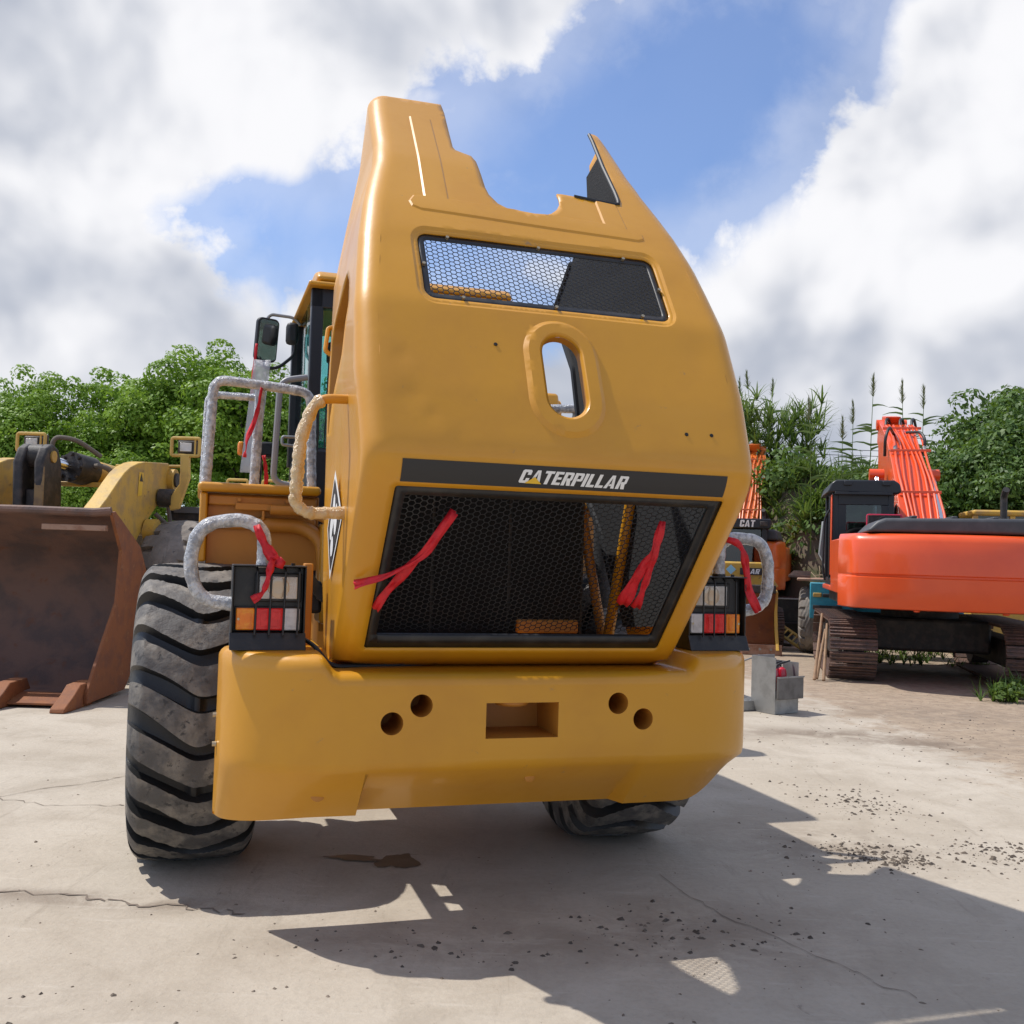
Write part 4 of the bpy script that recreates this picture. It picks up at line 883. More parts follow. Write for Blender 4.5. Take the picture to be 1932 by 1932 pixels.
def build_old_loader():
    T = thing('wheel_loader', 'old wheel loader at the left edge with its rusty bucket facing the camera', 'wheel loader', (-4.9, 13.2, 0))
    xr, xl = -4.55, -8.2
    side = [(11.2, .03), (11.2, .16), (11.55, .62), (11.93, 1.1), (12.0, 1.7), (11.66, 2.13), (11.76, 2.15), (11.98, 2.05), (12.6, 1.75), (12.85, 1.45), (12.9, 1.0), (12.7, .45), (12.28, .05)]
    bk = MB()
    inner = [(11.2, .06), (12.2, .09), (12.62, .46), (12.8, 1.0), (12.76, 1.42), (12.52, 1.70), (11.95, 2.0), (11.72, 2.11)]
    outer = [(11.2, .02), (12.28, .045), (12.72, .44), (12.91, 1.0), (12.86, 1.46), (12.6, 1.77), (11.98, 2.07), (11.74, 2.16)]
    bk.prism(inner + outer[::-1], 'x', xl, xr - .041); b = bk.build('bucket', RUST, T, smooth=40)
    for x in (xl - .002, xr - .04): MB().prism(side, 'x', x, x + .04).build('side_plate', RUSTO if x > -6 else RUST, b, bevel=.006)
    MB().prism([(11.05, .03), (11.05, .05), (11.35, .115), (11.45, .115), (11.45, .03)], 'x', xl, xr - .042).build('cutting_edge', RUSTO, b)
    for x in (-4.66, -5.42, -6.10, -6.85, -7.6):
        MB().prism([(10.72, .0), (10.74, .045), (10.98, .16), (11.12, .25), (11.5, .26), (11.6, .125), (11.44, .12), (11.44, -.005)], 'x', x - .09, x + .07).build('bucket_tooth', RUSTO, b, bevel=.012)
    tubep('top_bar', RUST, b, [(xl, 11.66, 2.14), (-5.5, 11.66, 2.14), (-4.75, 11.66, 2.13), (-4.57, 11.68, 2.15)], .05, 10)
    boxp('wear_strip', RUSTE, b, -5.35, -4.62, 11.66, 11.74, 1.92, 1.985, .004, seg=1)
    # lift arms
    armp = [(11.97, 2.13), (12.3, 2.33), (12.6, 2.54), (12.8, 2.67), (13.0, 2.76), (13.25, 2.83), (13.5, 2.87), (14.4, 2.93), (14.75, 2.72), (14.6, 2.5), (14.0, 2.3), (13.5, 2.0), (13.1, 1.65), (12.95, 1.6), (12.62, 1.83)]
    for x in (-5.06, -6.75):
        a = MB().prism(armp, 'x', x, x + .20).build('lift_arm', YELO, T, bevel=.012)
        MB().cyl((x - .04, 14.5, 2.7), (x + .28, 14.5, 2.7), .16, 20).build('arm_pin', YELO, a); MB().cyl((x + .28, 14.5, 2.7), (x + .31, 14.5, 2.7), .10, 20).build('pin_cap', DARK, a)
    MB().add([(-4.855, 13.28, 2.72), (-4.855, 13.44, 2.72), (-4.855, 13.40, 2.42), (-4.855, 13.26, 2.40)], [(0, 1, 2, 3)]).build('warning_sticker', YTRI, a)
    MB().add([(-4.852, 13.30, 2.60), (-4.852, 13.42, 2.60), (-4.852, 13.36, 2.71)], [(0, 1, 2)]).build('warning_triangle', DARK, a)
    MB().cyl((-6.6, 14.5, 2.7), (-5.0, 14.5, 2.7), .11, 16).build('arm_shaft', DARK, T)
    # bell crank with its clevis head
    bc = MB()
    for x in (-6.13, -5.87): bc.prism([(12.56, 1.9), (12.5, 2.75), (12.6, 2.93), (12.75, 3.0), (12.92, 2.95), (13.02, 2.78), (13.1, 1.9)], 'x', x, x + .12)
    c = bc.build('bell_crank', DARK, T, bevel=.03, seg=3)
    boxp('web', DARK, c, -6.01, -5.87, 12.62, 13.05, 1.9, 2.42, .02); MB().cyl((-6.02, 12.76, 2.84), (-5.86, 12.76, 2.84), .15, 18).build('rod_eye', DARK, c); MB().cyl((-6.15, 12.76, 2.84), (-5.73, 12.76, 2.84), .075, 18).build('pin', YELO, c)
    boxp('worn_face', mat('worn yellow dust', (.30, .20, .085), .7, var=(.2, .13, .07), vscale=6), c, -5.86, -5.742, 12.52, 12.545, 2.05, 2.7, .02)
    # tilt cylinder
    p0 = Vector((-5.94, 12.85, 2.82)); p1 = Vector((-5.05, 15.2, 2.52)); d = (p1 - p0).normalized()
    cy = MB().cyl(p0 + d * .75, p1, .17, 24).build('tilt_cylinder', YELO, T); MB().cyl(p0, p0 + d * .9, .075, 18).build('rod', CHROME, cy); MB().cyl(p0 + d * .50, p0 + d * .85, .20, 20).build('gland', DARK, cy)
    for k in range(8):
        q = p0 + d * .49; an = k * pi / 4; e1 = d.cross(Vector((0, 0, 1))).normalized(); e2 = e1.cross(d); r_ = q + (e1 * cos(an) + e2 * sin(an)) * .17; MB().cyl(r_ - d * .03, r_ + d * .05, .028, 8).build('bolt', DARK, cy)
    MB().cyl((-5.2, 14.9, 2.6), (-4.95, 14.9, 2.6), .19, 20).build('cylinder_lug', YELO, cy)
    HG = mat('dusty hose', (.16, .13, .10), .8)
    tubep('hose', HG, T, [(-5.6, 13.5, 2.78), (-5.35, 13.4, 2.8), (-5.2, 13.6, 2.6), (-4.95, 13.8, 2.25)], .035, 10, .15); tubep('hose', HG, T, [(-5.98, 13.2, 2.95), (-5.95, 13.2, 3.14), (-5.7, 13.3, 3.12), (-5.45, 13.5, 2.92)], .03, 10, .12)
    tubep('pipe', YELO, T, [(-5.6, 14.4, 2.87), (-4.6, 14.5, 2.90)], .022, 8)
    # front frame tower and cross members seen through the arms
    boxp('front_frame', DARK, T, -6.4, -5.45, 14.2, 15.6, .8, 2.15, .05); MB().prism([(13.3, 1.6), (13.6, 2.45), (14.0, 2.45), (14.3, 1.6)], 'x', -5.55, -5.38).build('frame_ear', YELO, T, bevel=.01)
    boxp('cross_tube', YELO, T, -6.6, -5.0, 13.5, 13.62, 2.52, 2.58, .01)
    MB().cyl((-4.84, 13.6, 1.95), (-4.70, 13.6, 1.95), .17, 18).build('lower_pivot', YELO, T); MB().cyl((-4.84, 14.05, 2.42), (-4.66, 14.05, 2.42), .13, 18).build('lower_pivot', DARK, T)
    tubep('hose', HG, T, [(-4.84, 13.9, 2.2), (-4.7, 14.0, 2.05), (-4.75, 14.3, 2.0), (-4.9, 14.6, 2.3)], .03, 8, .1)
    boxp('lift_cylinder', YELO, T, -5.3, -5.12, 13.2, 15.0, 1.9, 2.1, .03)
    # lamps on swan-neck brackets
    for (x, neck) in ((-4.5, True), (-6.62, False)):
        o = [(x - .19, 14., 3.01), (x + .19, 14., 3.01), (x + .19, 14., 3.25), (x - .19, 14., 3.25)]
        g = ring('lamp_guard', YELC, T, o, .024); boxp('lamp_body', DARK, g, x - .12, x + .12, 14.03, 14.16, 3.04, 3.22, .02); boxp('lens', GLASSLAMP, g, x - .085, x + .075, 14.015, 14.029, 3.07, 3.19, .008)
        MB().cyl((x + .13, 14., 3.02), (x + .13, 14., 3.24), .014, 8).build('guard_bar', YELC, g); boxp('guard_back', DARK, g, x - .16, x + .16, 14.165, 14.20, 3.0, 3.26, .02)
        if neck: MB().prism([(x - .06, 3.02), (x + .06, 3.02), (x + .075, 2.7), (x - .05, 2.28), (x - .17, 2.25), (x - .20, 2.4), (x - .055, 2.62)], 'y', 13.97, 14.05).build('lamp_bracket', YELC, T, bevel=.012)
        else: boxp('lamp_bracket', YELC, T, x - .06, x + .06, 13.97, 14.05, 2.2, 3.0, .01)
    # front tyre, worn smooth, and the mudguard over it
    make_wheel(T, (-4.43, 13.98, 1.05), None, RUBW, YELO, 1.07, .86, 20, True, .07)
    boxp('mudguard', DARK, T, -4.85, -3.5, 14.55, 15.8, 2.13, 2.27, .01); boxp('mudguard_lip', mat('grey rubber lip', (.13, .13, .135), .6), T, -4.80, -3.5, 14.52, 14.548, 2.24, 2.33, .004)
    boxp('rear_body', YELO, T, -4.6, -2.9, 16.5, 20.0, .9, 2.15, .08)
    settle(T)
    return T

TRACKPROTO = {}
def shoe_mesh(w):
    mb = MB(); mb.box(-w / 2, w / 2, -.085, .085, 0, .02)
    for y in (-.06, .0, .06): mb.box(-w / 2 + .003, w / 2 - .003, y - .011, y + .011, .0205, .05)
    return mb
def track(parent, x, w, L, Hh, m, zoff=0.):
    """crawler track: chain of grouser shoes around two sprockets"""
    r = Hh / 2; n_arc = max(6, int(pi * r / .19)); straight = L - 2 * r; ns = int(straight / .19); pts = []
    for i in range(ns): pts.append((-straight / 2 + straight * i / ns, 0., 0))             # bottom, going forward
    for i in range(n_arc): a = pi * i / n_arc; pts.append((straight / 2 + r * sin(a), r - r * cos(a), a))
    for i in range(ns): pts.append((straight / 2 - straight * i / ns, 2 * r, pi))
    for i in range(n_arc): a = pi + pi * i / n_arc; pts.append((-straight / 2 + r * sin(a), r - r * cos(a), a))
    tr = boxp('track_frame', DARK, parent, x - w * .28, x + w * .28, -straight / 2 - r * .3, straight / 2 + r * .3, Hh * .28, Hh * .72, .03)
    proto = shoe_mesh(w).build('track_shoe', m, tr, smooth=0); first = True
    for (y, z, a) in pts:
        s = proto if first else proto.copy()
        if not first: col.objects.link(s)
        first = False; s.parent = tr; s.location = (x, y, z + .05 * cos(a) * 1); s.rotation_euler = (a + pi, 0, 0)
    for y in (-straight / 2, straight / 2): MB().cyl((x - w * .2, y, r + .02), (x + w * .2, y, r + .02), r * .86, 24).build('sprocket', DARK, tr)
    return tr
def excavator(name, label, loc, rz, paint, detail=True, boom_end=(0.05, 5.2, 4.75)):
    T = thing(name, label, 'excavator', loc, rz)
    for x in (-1.25, 1.25): track(T, x, .70, 4.1, .95, MUDTRK)
    boxp('carbody', DARK, T, -.95, .95, -.9, .9, .42, .95, .05); MB().cyl((0, 0, .9), (0, 0, 1.16), .62, 28).build('slew_ring', DARK, T)
    boxp('deck', DARK, T, -1.35, 1.35, -2.2, 1.6, 1.14, 1.32, .02)
    # counterweight: rounded, bulging rear
    mb = MB(); nu = 41; prof = [(1.16, .10), (1.175, .03), (1.22, .0), (1.45, -.01), (1.62, -.012), (1.635, .012), (1.66, .012), (1.675, -.012), (1.95, .0), (2.15, .025), (2.22, .06), (2.26, .14), (2.27, .4)]
    def cw(i, j):
        t = -1 + 2 * i / (nu - 1); x = 1.50 * np.sign(t) * (1 - (1 - abs(t)) ** 1.3); z, ins = prof[j]; xx = abs(x) / 1.5; bulge = .42 * xx ** 2.4
        if xx > .86: bulge += .55 * ((xx - .86) / .14) ** 2.2
        return (x * (1 - ins * .18), -3.05 + bulge + ins, z)
    mb.grid(cw, nu, len(prof))
    pl = [cw(i, len(prof) - 1) for i in range(nu)]; bl = [cw(i, 0) for i in range(nu)]
    mb.add([(p[0], p[1], p[2]) for p in pl] + [(p[0], -1.6, p[2] - .0) for p in pl], [(i, i + 1, nu + i + 1, nu + i) for i in range(nu - 1)])
    mb.add([(p[0], p[1], p[2]) for p in bl] + [(p[0], -1.6, p[2]) for p in bl], [(i, i + 1, nu + i + 1, nu + i) for i in range(nu - 1)])
    cwt = mb.build('counterweight', paint, T, smooth=40)
    for x in (-.45, .75): MB().lathe([(0, 1.13), (.04, 1.13), (.06, 1.17), (0, 1.17)], 10, c=(x, -2.7, 0)).build('drain_boss', paint, cwt)
    # left and right body sides
    boxp('side_door', paint, T, -1.46, -1.40, -2.0, -.1, 1.33, 2.2, .02); boxp('side_door', paint, T, .5, 1.46, -1.95, 1.2, 1.33, 2.15, .04); boxp('step_box', paint, T, -1.46, -.5, -.05, 1.75, 1.33, 1.42, .02)
    boxp('engine_bay', DARK, T, -1.38, .5, -2.0, -.2, 1.33, 2.2, .02)
    # engine cover
    cv = MB().prism([(-1.18, 2.28), (-1.02, 2.44), (-.9, 2.49), (1.32, 2.52), (1.40, 2.28)], 'y', -2.75, -1.35).build('engine_cover', GREY, T, bevel=.05, seg=3)
    for x in (-.5, .05, .6, 1.1): boxp('cover_rib', GREY, cv, x - .04, x + .04, -2.70, -1.40, 2.495, 2.535, .012)
    # cab at the front left
    cab = boxp('cab', CABB, T, -1.42, -.42, .12, 1.75, 1.36, 1.55, .03)
    for (x, y) in ((-1.38, .16), (-.46, .16), (-1.38, 1.70), (-.46, 1.70), (-1.38, .85)): boxp('pillar', CABB, cab, x - .05, x + .05, y - .05, y + .05, 1.5, 3.08, .012)
    boxp('pillar_cover', paint, cab, -1.455, -1.431, .06, .20, 1.6, 3.0, .012); boxp('rear_panel', CABB, cab, -1.42, -.42, .12, .15, 1.5, 2.18, .01); boxp('rear_header', CABB, cab, -1.42, -.42, .12, .16, 2.83, 3.06, .01)
    boxp('rear_jamb', CABB, cab, -1.37, -1.20, .12, .15, 2.18, 2.83, .005); boxp('rear_jamb', CABB, cab, -.62, -.48, .12, .15, 2.18, 2.83, .005)
    boxp('window', GLASSD, cab, -1.2, -.62, .13, .138, 2.18, 2.83, 0); boxp('window', GLASSD, cab, -1.40, -1.393, .22, 1.65, 1.9, 3.0, 0); boxp('window', GLASSD, cab, -1.35, -.5, 1.70, 1.708, 1.6, 3.0, 0)
    boxp('seat', SEAL, cab, -1.1, -.7, .5, 1.0, 1.56, 2.45, .06)
    rf = MB().prism([(-1.52, 3.04), (-1.46, 3.20), (-1.38, 3.26), (-.42, 3.26), (-.33, 3.20), (-.30, 3.06), (-.36, 3.02)], 'y', .02, 1.85).build('cab_roof', CABB, T, bevel=.03, seg=3)
    boxp('roof_rack', CABB, rf, -1.40, -.45, -.02, .10, 3.0, 3.05, .008); boxp('roof_lamp', CABB, rf, -1.25, -1.12, -.03, .06, 3.16, 3.24, .01); boxp('roof_lamp', CABB, rf, -.62, -.49, -.03, .06, 3.16, 3.24, .01)
    tubep('grab_rail', SEAL, T, [(-1.52, .35, 1.5), (-1.56, .35, 1.7), (-1.54, .35, 2.6), (-1.46, .35, 2.75)], .018, 8, .08)
    # boom
    bx, by, bz = boom_end; bm = MB(); w0, w1 = .34, .26
    base = Vector((.18, .75, 1.75)); end = Vector((bx + .1, by, bz)); mid = Vector((.16, 3.4, 4.0)); sec = []
    for k in range(13):
        t = k / 12; c = base * (1 - t) ** 2 + mid * 2 * t * (1 - t) + end * t * t; tg = ((mid - base) * (1 - t) + (end - mid) * t).normalized(); nn = Vector((1, 0, 0)).cross(tg).normalized(); hh = .26 + .22 * sin(pi * min(1, t * 1.1)) ; ww = w0 + (w1 - w0) * t
        sec.append([c + Vector((sx * ww, 0, 0)) + nn * sn * hh for sx, sn in ((-1, -1), (1, -1), (1, 1), (-1, 1))])
    V = [p for s in sec for p in s]; F = [(i * 4 + j, i * 4 + (j + 1) % 4, i * 4 + 4 + (j + 1) % 4, i * 4 + 4 + j) for i in range(12) for j in range(4)] + [(0, 1, 2, 3), (48, 49, 50, 51)]
    boom = bm.add(V, F).build('boom', paint, T, smooth=25, bevel=.015)
    # boom cylinders with chrome rods
    for sx in (-.60, .62):
        a = Vector((.18 + sx, 1.5, 1.5)); b = Vector((.17 + sx * .86, 3.25, 3.62)); d = (b - a); cyl = MB().cyl(a, a + d * .55, .10, 16).build('boom_cylinder', paint, T); MB().cyl(a + d * .5, b, .065, 12).build('rod', CHROME, cyl)
        MB().cyl((b.x - .14, b.y, b.z), (b.x + .14, b.y, b.z), .12, 14).build('rod_eye', paint, cyl)
    # steel pipes and rubber hoses along the boom back
    for k, x in enumerate((-.22, -.12, -.03, .10, .22, .32, .42)):
        P = []
        for i in range(1, 11, 1):
            s = sec[i]; c = (s[2] + s[3]) / 2; P.append(Vector((c.x + x * (1 - .02 * i) + (.03 * sin(i + k)), c.y - .02, c.z + .035)))
        pipe = tubep('oil_pipe', paint, boom, P, .024, 8)
        if k in (0, 3, 6):
            e = P[-1]; tubep('hose', HOSE, boom, [e, e + Vector((.02, .15, .15)), e + Vector((.1, .35, .18)), e + Vector((.18, .5, -.1))], .03, 8, .12)
        if k in (0, 6): MB().cyl(P[5], P[5] + (P[6] - P[5]) * .5, .034, 10).build('fitting', STEEL, pipe)
    for i in (3, 6, 9):
        s = sec[i]; c = (s[2] + s[3]) / 2; boxp('pipe_clamp', paint, boom, c.x - .30, c.x + .46, c.y - .04, c.y + .0, c.z + .03, c.z + .085, .006)
    tubep('hose', HOSE, boom, [(-.16, 1.9, 2.5), (-.18, 1.75, 2.95), (.1, 1.8, 3.06), (.45, 1.9, 2.85), (.62, 2.0, 2.45)], .028, 8, .2); tubep('hose', HOSE, boom, [(-.2, 3.2, 4.0), (-.22, 3.0, 4.35), (-.12, 3.2, 4.6), (.05, 3.8, 4.5)], .03, 8, .15); tubep('hose', HOSE, boom, [(.5, 3.2, 4.0), (.56, 3.1, 4.3), (.5, 3.3, 4.5), (.3, 3.8, 4.55)], .03, 8, .15)
    # stick folding down beyond the boom
    MB().prism([(by - .5, bz + .25), (by + .1, bz + .35), (by + .75, bz - .1), (by + .5, 1.2), (by + .1, 1.2), (by + .05, bz - .3)], 'x', bx - .06, bx + .26).build('stick', paint, T, bevel=.02)
    MB().cyl((bx - .2, by - .1, bz + .12), (bx + .42, by - .1, bz + .12), .12, 16).build('stick_pin', paint, T)
    tubep('exhaust', DARK, T, [(.95, -1.6, 2.4), (.95, -1.6, 2.9), (.95, -1.75, 3.0)], .05, 10, .05)
    return T

def build_bulldozer():
    T = thing('bulldozer', 'yellow bulldozer with a rusty blade standing behind the loader', 'bulldozer', (4.72, 22.5, 0), radians(-8))
    for x in (-.85, .85): track(T, x, .5, 3.0, .85, MUDTRK)
    boxp('hood', YELO, T, -.62, .62, -1.35, .3, .95, 1.72, .05)
    g = boxp('radiator_guard', YELO, T, -.68, .68, -1.62, -1.36, .75, 1.78, .04)
    for k in range(7): boxp('louvre', DARK, g, -.58, .30, -1.655, -1.622, .86 + .09 * k, .91 + .09 * k, .004)
    pl = boxp('name_plate', DECK, g, .18, .62, -1.645, -1.623, 1.52, 1.66, .003); lettering('LAR', .30, .10, .28, lambda x, y, l: (x, -1.648, 1.54 + y), 0, .16).build('lettering', WHITE, pl, smooth=0)
    MB().add([(-.1, -1.624, 1.62), (0, -1.624, 1.72), (.1, -1.624, 1.62), (0, -1.624, 1.52)], [(0, 1, 2, 3)]).build('diamond_sticker', mat('pale blue vinyl', (.3, .62, .75), .5), g)
    boxp('seat_deck', DARK, T, -.8, .8, .3, 1.5, .9, 1.3, .03)
    for (x, y) in ((-.85, .35), (.85, .35), (-.85, 1.45), (.85, 1.45)): boxp('canopy_post', CABB, T, x - .06, x + .06, y - .06, y + .06, 1.2, 2.56, .012)
    rb = boxp('canopy', CABB, T, -.98, .98, .2, 1.6, 2.52, 2.74, .03)
    lettering('CAT', .30, .15, .34, lambda x, y, l: (x, .196, 2.555 + y), 0, .10).build('lettering', WHITE, rb, smooth=0)
    boxp('roof_lamp', DARK, rb, .74, .9, .14, .196, 2.58, 2.68, .01)
    boxp('window', GLASSD, T, -.78, .78, .36, .37, 1.4, 2.5, 0)
    boxp('work_lamp', YELO, T, -.60, -.42, -1.3, -1.1, 1.74, 1.95, .02)
    # blade: concave mouldboard with bolted cutting edges
    n = 9; V = []
    for k in range(n):
        t = k / (n - 1); z = .16 + 1.06 * t; y = -2.62 + .30 * sin(pi * t * .9) + .05 * (1 - t)
        V += [(-2.2, y, z), (.80, y, z)]
    bl = MB().add(V, [(2 * k, 2 * k + 1, 2 * k + 3, 2 * k + 2) for k in range(n - 1)]).build('blade', RUSTO, T, smooth=60); md = bl.modifiers.new('t', 'SOLIDIFY'); md.thickness = .06
    boxp('blade_top', DARK, bl, -2.2, .80, -2.55, -2.36, 1.18, 1.34, .02); MB().prism([(-2.75, .1), (-2.45, .5), (-2.32, .85), (-2.4, 1.2), (-2.22, 1.25), (-2.1, .8), (-2.3, .1)], 'x', .80, .86).build('end_plate', YELO, bl, bevel=.01)
    for (x0, x1) in ((-2.2, -1.2), (-1.18, -.14), (-.12, .92)):
        ce = boxp('cutting_edge', RUSTE, bl, x0, x1, -2.66, -2.60, .0, .20, .006)
        for k in range(4): xx = x0 + (x1 - x0) * (.2 + .2 * k); MB().cyl((xx, -2.672, .11), (xx, -2.655, .11), .024, 10).build('bolt', STEEL, ce)
    MB().tube([(.62, -2.3, 1.3), (.74, -2.3, 1.46), (.82, -2.3, 1.3)], .05, 8).build('lift_eye', YELC, bl)
    return T

def build_teal_machine():
    T = thing('wheeled_machine', 'teal machine frame on a worn grey tyre behind the red excavator', 'machine', (6.02, 20.9, 0), radians(-17))
    make_wheel(T, (.12, 0, .66), None, RUBW, TEAL, .68, .48, 20, True, .05)
    boxp('frame', TEAL, T, .42, 2.9, -.69, .4, .80, 1.02, .02); f = boxp('mudguard', TEAL, T, .10, .90, -.86, -.70, .72, 1.42, .02)
    boxp('slot', DARK, f, .16, .70, -.88, -.862, .90, .98, .004); boxp('lamp', YELC, f, .16, .32, -.90, -.862, 1.14, 1.22, .01); boxp('lamp', DARK, f, .34, .58, -.89, -.862, 1.14, 1.21, .01)
    boxp('top_plate', RUSTE, T, -.15, .85, -.75, .3, 1.44, 1.50, .02)
    MB().prism([(1.25, 1.0), (1.4, 1.0), (2.05, .55), (1.95, .5)], 'y', -.62, -.56).build('brace', TEAL, T, bevel=.01)
    for k in range(5): boxp('track_pad', MUDTRK, T, -.32 + .02 * k, .1, -.5 + .13 * k, -.39 + .13 * k, 1.50 + .02 * k, 1.55 + .02 * k, .004)
    return T

def build_yard_things():
    # tool cabinet with open drawer and two fire extinguishers
    T = thing('tool_cabinet', 'galvanised steel tool cabinet with its tilted drawer open', 'cabinet', (3.23, 12.42, 0), radians(33))
    MB().box(-.20, -.19, -.19, .19, 0, .665).build('side_panel', STEEL, T); MB().box(.19, .20, -.19, .19, 0, .60).build('side_panel', STEEL, T); boxp('back_panel', STEEL, T, -.189, .189, .18, .19, 0, .665, .002); boxp('front_panel', STEEL, T, -.189, .189, -.19, -.18, 0, .26, .002); boxp('shelf', STEEL, T, -.189, .189, -.178, .178, .25, .258, .001)
    dr = boxp('drawer', mat('brushed steel dark', (.17, .165, .16), .45, .6, var=(.12, .115, .11), vscale=6), T, -.19, .24, -.235, -.20, .175, .44, .004); boxp('drawer_rim', STEEL, dr, -.20, .25, -.241, -.236, .425, .445, .002)
    tag_l = [('leftmost of two red fire extinguishers lying in the tool cabinet', -.06), ('rightmost of two red fire extinguishers lying in the tool cabinet', .08)]
    REDX = mat('extinguisher red', (.55, .01, .03), .3, coat=.5)
    for lab, dx in tag_l:
        c = Vector((3.23, 12.42, 0)) + Matrix.Rotation(radians(33), 3, 'Z') @ Vector((dx, -.03, 0))
        E_ = thing('fire_extinguisher', lab, 'fire extinguisher', (c.x, c.y, .26), 0, 'fire extinguishers in the cabinet')
        MB().lathe([(0, 0), (.055, 0), (.062, .02), (.062, .20), (.05, .25), (.02, .275), (0, .275)], 18).build('cylinder', REDX, E_); MB().cyl((0, 0, .27), (0, 0, .31), .018, 10).build('valve', CHROME, E_)
        MB().prism([(-.02, .30), (.10, .345), (.10, .36), (-.03, .32)], 'y', -.012, .012).build('handle', SEAL, E_); tubep('hose', SEAL, E_, [(0, 0, .30), (-.06, 0, .30), (-.075, -.03, .22), (-.06, -.05, .12)], .012, 8, .03)
    # chequer-plate tray left of the cabinet
    T = thing('steel_tray', 'low chequer plate steel step lying left of the tool cabinet', 'step', (2.86, 12.62, 0), radians(20))
    boxp('tray', STEEL, T, -.25, .22, -.22, .25, 0, .12, .004); tl = MB()
    for i in range(9):
        for j in range(9):
            M = Matrix.Translation((-.22 + .05 * i, -.19 + .05 * j, .1215)) @ Matrix.Rotation(pi / 4 * (1 if (i + j) % 2 else -1), 4, 'Z'); tl.box(-.016, .016, -.004, .004, 0, .003, M)
    tl.build('tread_pattern', STEEL, T); boxp('folded_panel', STEEL, T, -.25, .22, .25, .262, 0, .42, .003); tubep('stay', STEEL, T, [(-.2, .25, .42), (.3, .05, .64)], .01, 6)
    # ladder section leaning by the blade
    T = thing('step_ladder_piece', 'short yellow steel ladder leaning on the ground beside the dozer blade', 'ladder', (6.15, 21.2, 0))
    a = Vector((0, 0, .06)); b = Vector((-1.15, .55, .86)); d = (b - a); s = Vector((.12, .22, .05))
    for q in (-1, 1): MB().tube([a + s * q, b + s * q], .035, 6).build('rail', YELC, T)
    for k in range(13): t = (k + .5) / 13; MB().tube([a + d * t - s, a + d * t + s], .018, 6).build('rung', YELC, T)
    # bamboo poles leaning on the excavator track
    for i, (x0, y0, x1, y1, h, lab) in enumerate(((4.70, 15.75, 5.15, 16.3, 1.0, 'leftmost bamboo pole leaning against the excavator track'), (4.82, 15.68, 5.20, 16.2, .85, 'middle bamboo pole leaning against the excavator track'), (4.78, 15.9, 5.22, 16.35, .75, 'rearmost bamboo pole leaning against the excavator track'))):
        tag(MB().tube([(x0, y0, .02), (x1 - .18, y1, h)], [.026, .02], 8).build('bamboo_pole', WOOD), lab, 'pole', 'poles by the excavator')
    # dark steel plates stacked in front of the bank
    T = thing('steel_hopper', 'long black steel trough lying between dozer blade and teal machine', 'trough', (5.7, 22.6, 0), radians(-4))
    boxp('wall', BLK, T, -.9, 1.0, 0, .05, .0, .98, .01); boxp('end', BLK, T, .96, 1.0, .05, 1.2, 0, .95, .01); boxp('rib', BLK, T, .1, .14, -.04, -.001, 0, .96, .004); boxp('flange', BLK, T, -.9, 1.0, -.10, -.001, .44, .48, .004); boxp('rim', STEEL, T, -.9, 1.0, -.03, .08, .981, 1.01, .004)
    # radiator fan unit standing on the excavator's counterweight
    T = thing('radiator_fan', 'black radiator fan in a pink metal frame on the red excavator', 'fan', (5.86, 16.1, 2.26), radians(-13))
    ring('frame', PINK, T, [(-.26, 0, .02), (.26, 0, .02), (.26, 0, .33), (-.26, 0, .33)], .013, 6); boxp('core', DARK, T, -.24, .24, .01, .08, .03, .32, .01)
    MB().lathe([(.04, -.05), (.145, -.05), (.15, -.03), (.15, .0), (.04, .0)], 28, 'y', (.03, 0, .17)).build('shroud', BLK, T)
    for k in range(7):
        an = 2 * pi * k / 7; M = Matrix.Translation((.03, -.055, .17)) @ Matrix.Rotation(an, 4, 'Y'); MB().box(.02, .135, -.004, .004, -.022, .022, M).build('blade', BLK, T)
    # grey bucket shell beyond the cab
    T = thing('grey_bucket', 'pale grey excavator bucket plate standing behind the red cab', 'bucket', (6.25, 20.1, 0))
    MB().prism([(-.14, 2.62), (.06, 2.62), (.2, 1.4), (-.02, 1.35), (-.08, 1.75), (-.20, 1.98)], 'y', 0, .08).build('plate', mat('grey primer', (.30, .31, .31), .55), T, bevel=.01); boxp('leg', mat('grey primer', (.30, .31, .31), .55), T, -.05, .12, 0, .08, 0, 1.36, .01)
    # yellow cab roof far right
    T = thing('loader_cab', 'dusty yellow machine cab at the far right behind the red excavator', 'machine cab', (10.2, 20.6, 0), radians(-12))
    boxp('roof', YELO, T, -.85, 1.3, 0, 1.4, 2.86, 2.98, .04); boxp('body', YELO, T, -.85, 1.3, .02, 1.4, 0, 2.25, .03)
    for x in (-.8, -.1, 1.2): boxp('pillar', YELO, T, x - .05, x + .05, .02, .10, 2.25, 2.86, .01)
    boxp('window', GLASSD, T, -.75, 1.2, .06, .068, 2.25, 2.86, 0); boxp('interior', SEAL, T, -.4, .2, .5, .8, 2.25, 2.7, .08)
    # machines beyond the left platform
    T = thing('wheel_loader_hood', 'yellow and black machine hood with two handles beyond the left platform', 'machine', (-5.0, 20.2, 0))
    boxp('hood', DARK, T, -1.0, 1.0, 0, 1.4, 2.2, 3.0, .05); boxp('body', YELC, T, -1.2, 1.2, .05, 1.6, 0, 2.2, .05)
    for x in (-.45, .25, .75): tubep('handle', YELC, T, [(x - .2, .05, 2.98), (x - .2, .05, 3.1), (x + .2, .05, 3.1), (x + .2, .05, 2.98)], .03, 8, .05)
    MB().prism([(-1.4, 2.2), (-1.0, 2.2), (-1.0, 2.75)], 'y', 0, .1).build('bracket', YELC, T, bevel=.01)
    T = thing('site_cabin', 'old yellow machine cab under a blue awning at the left edge', 'machine cab', (-11.6, 21.6, 0))
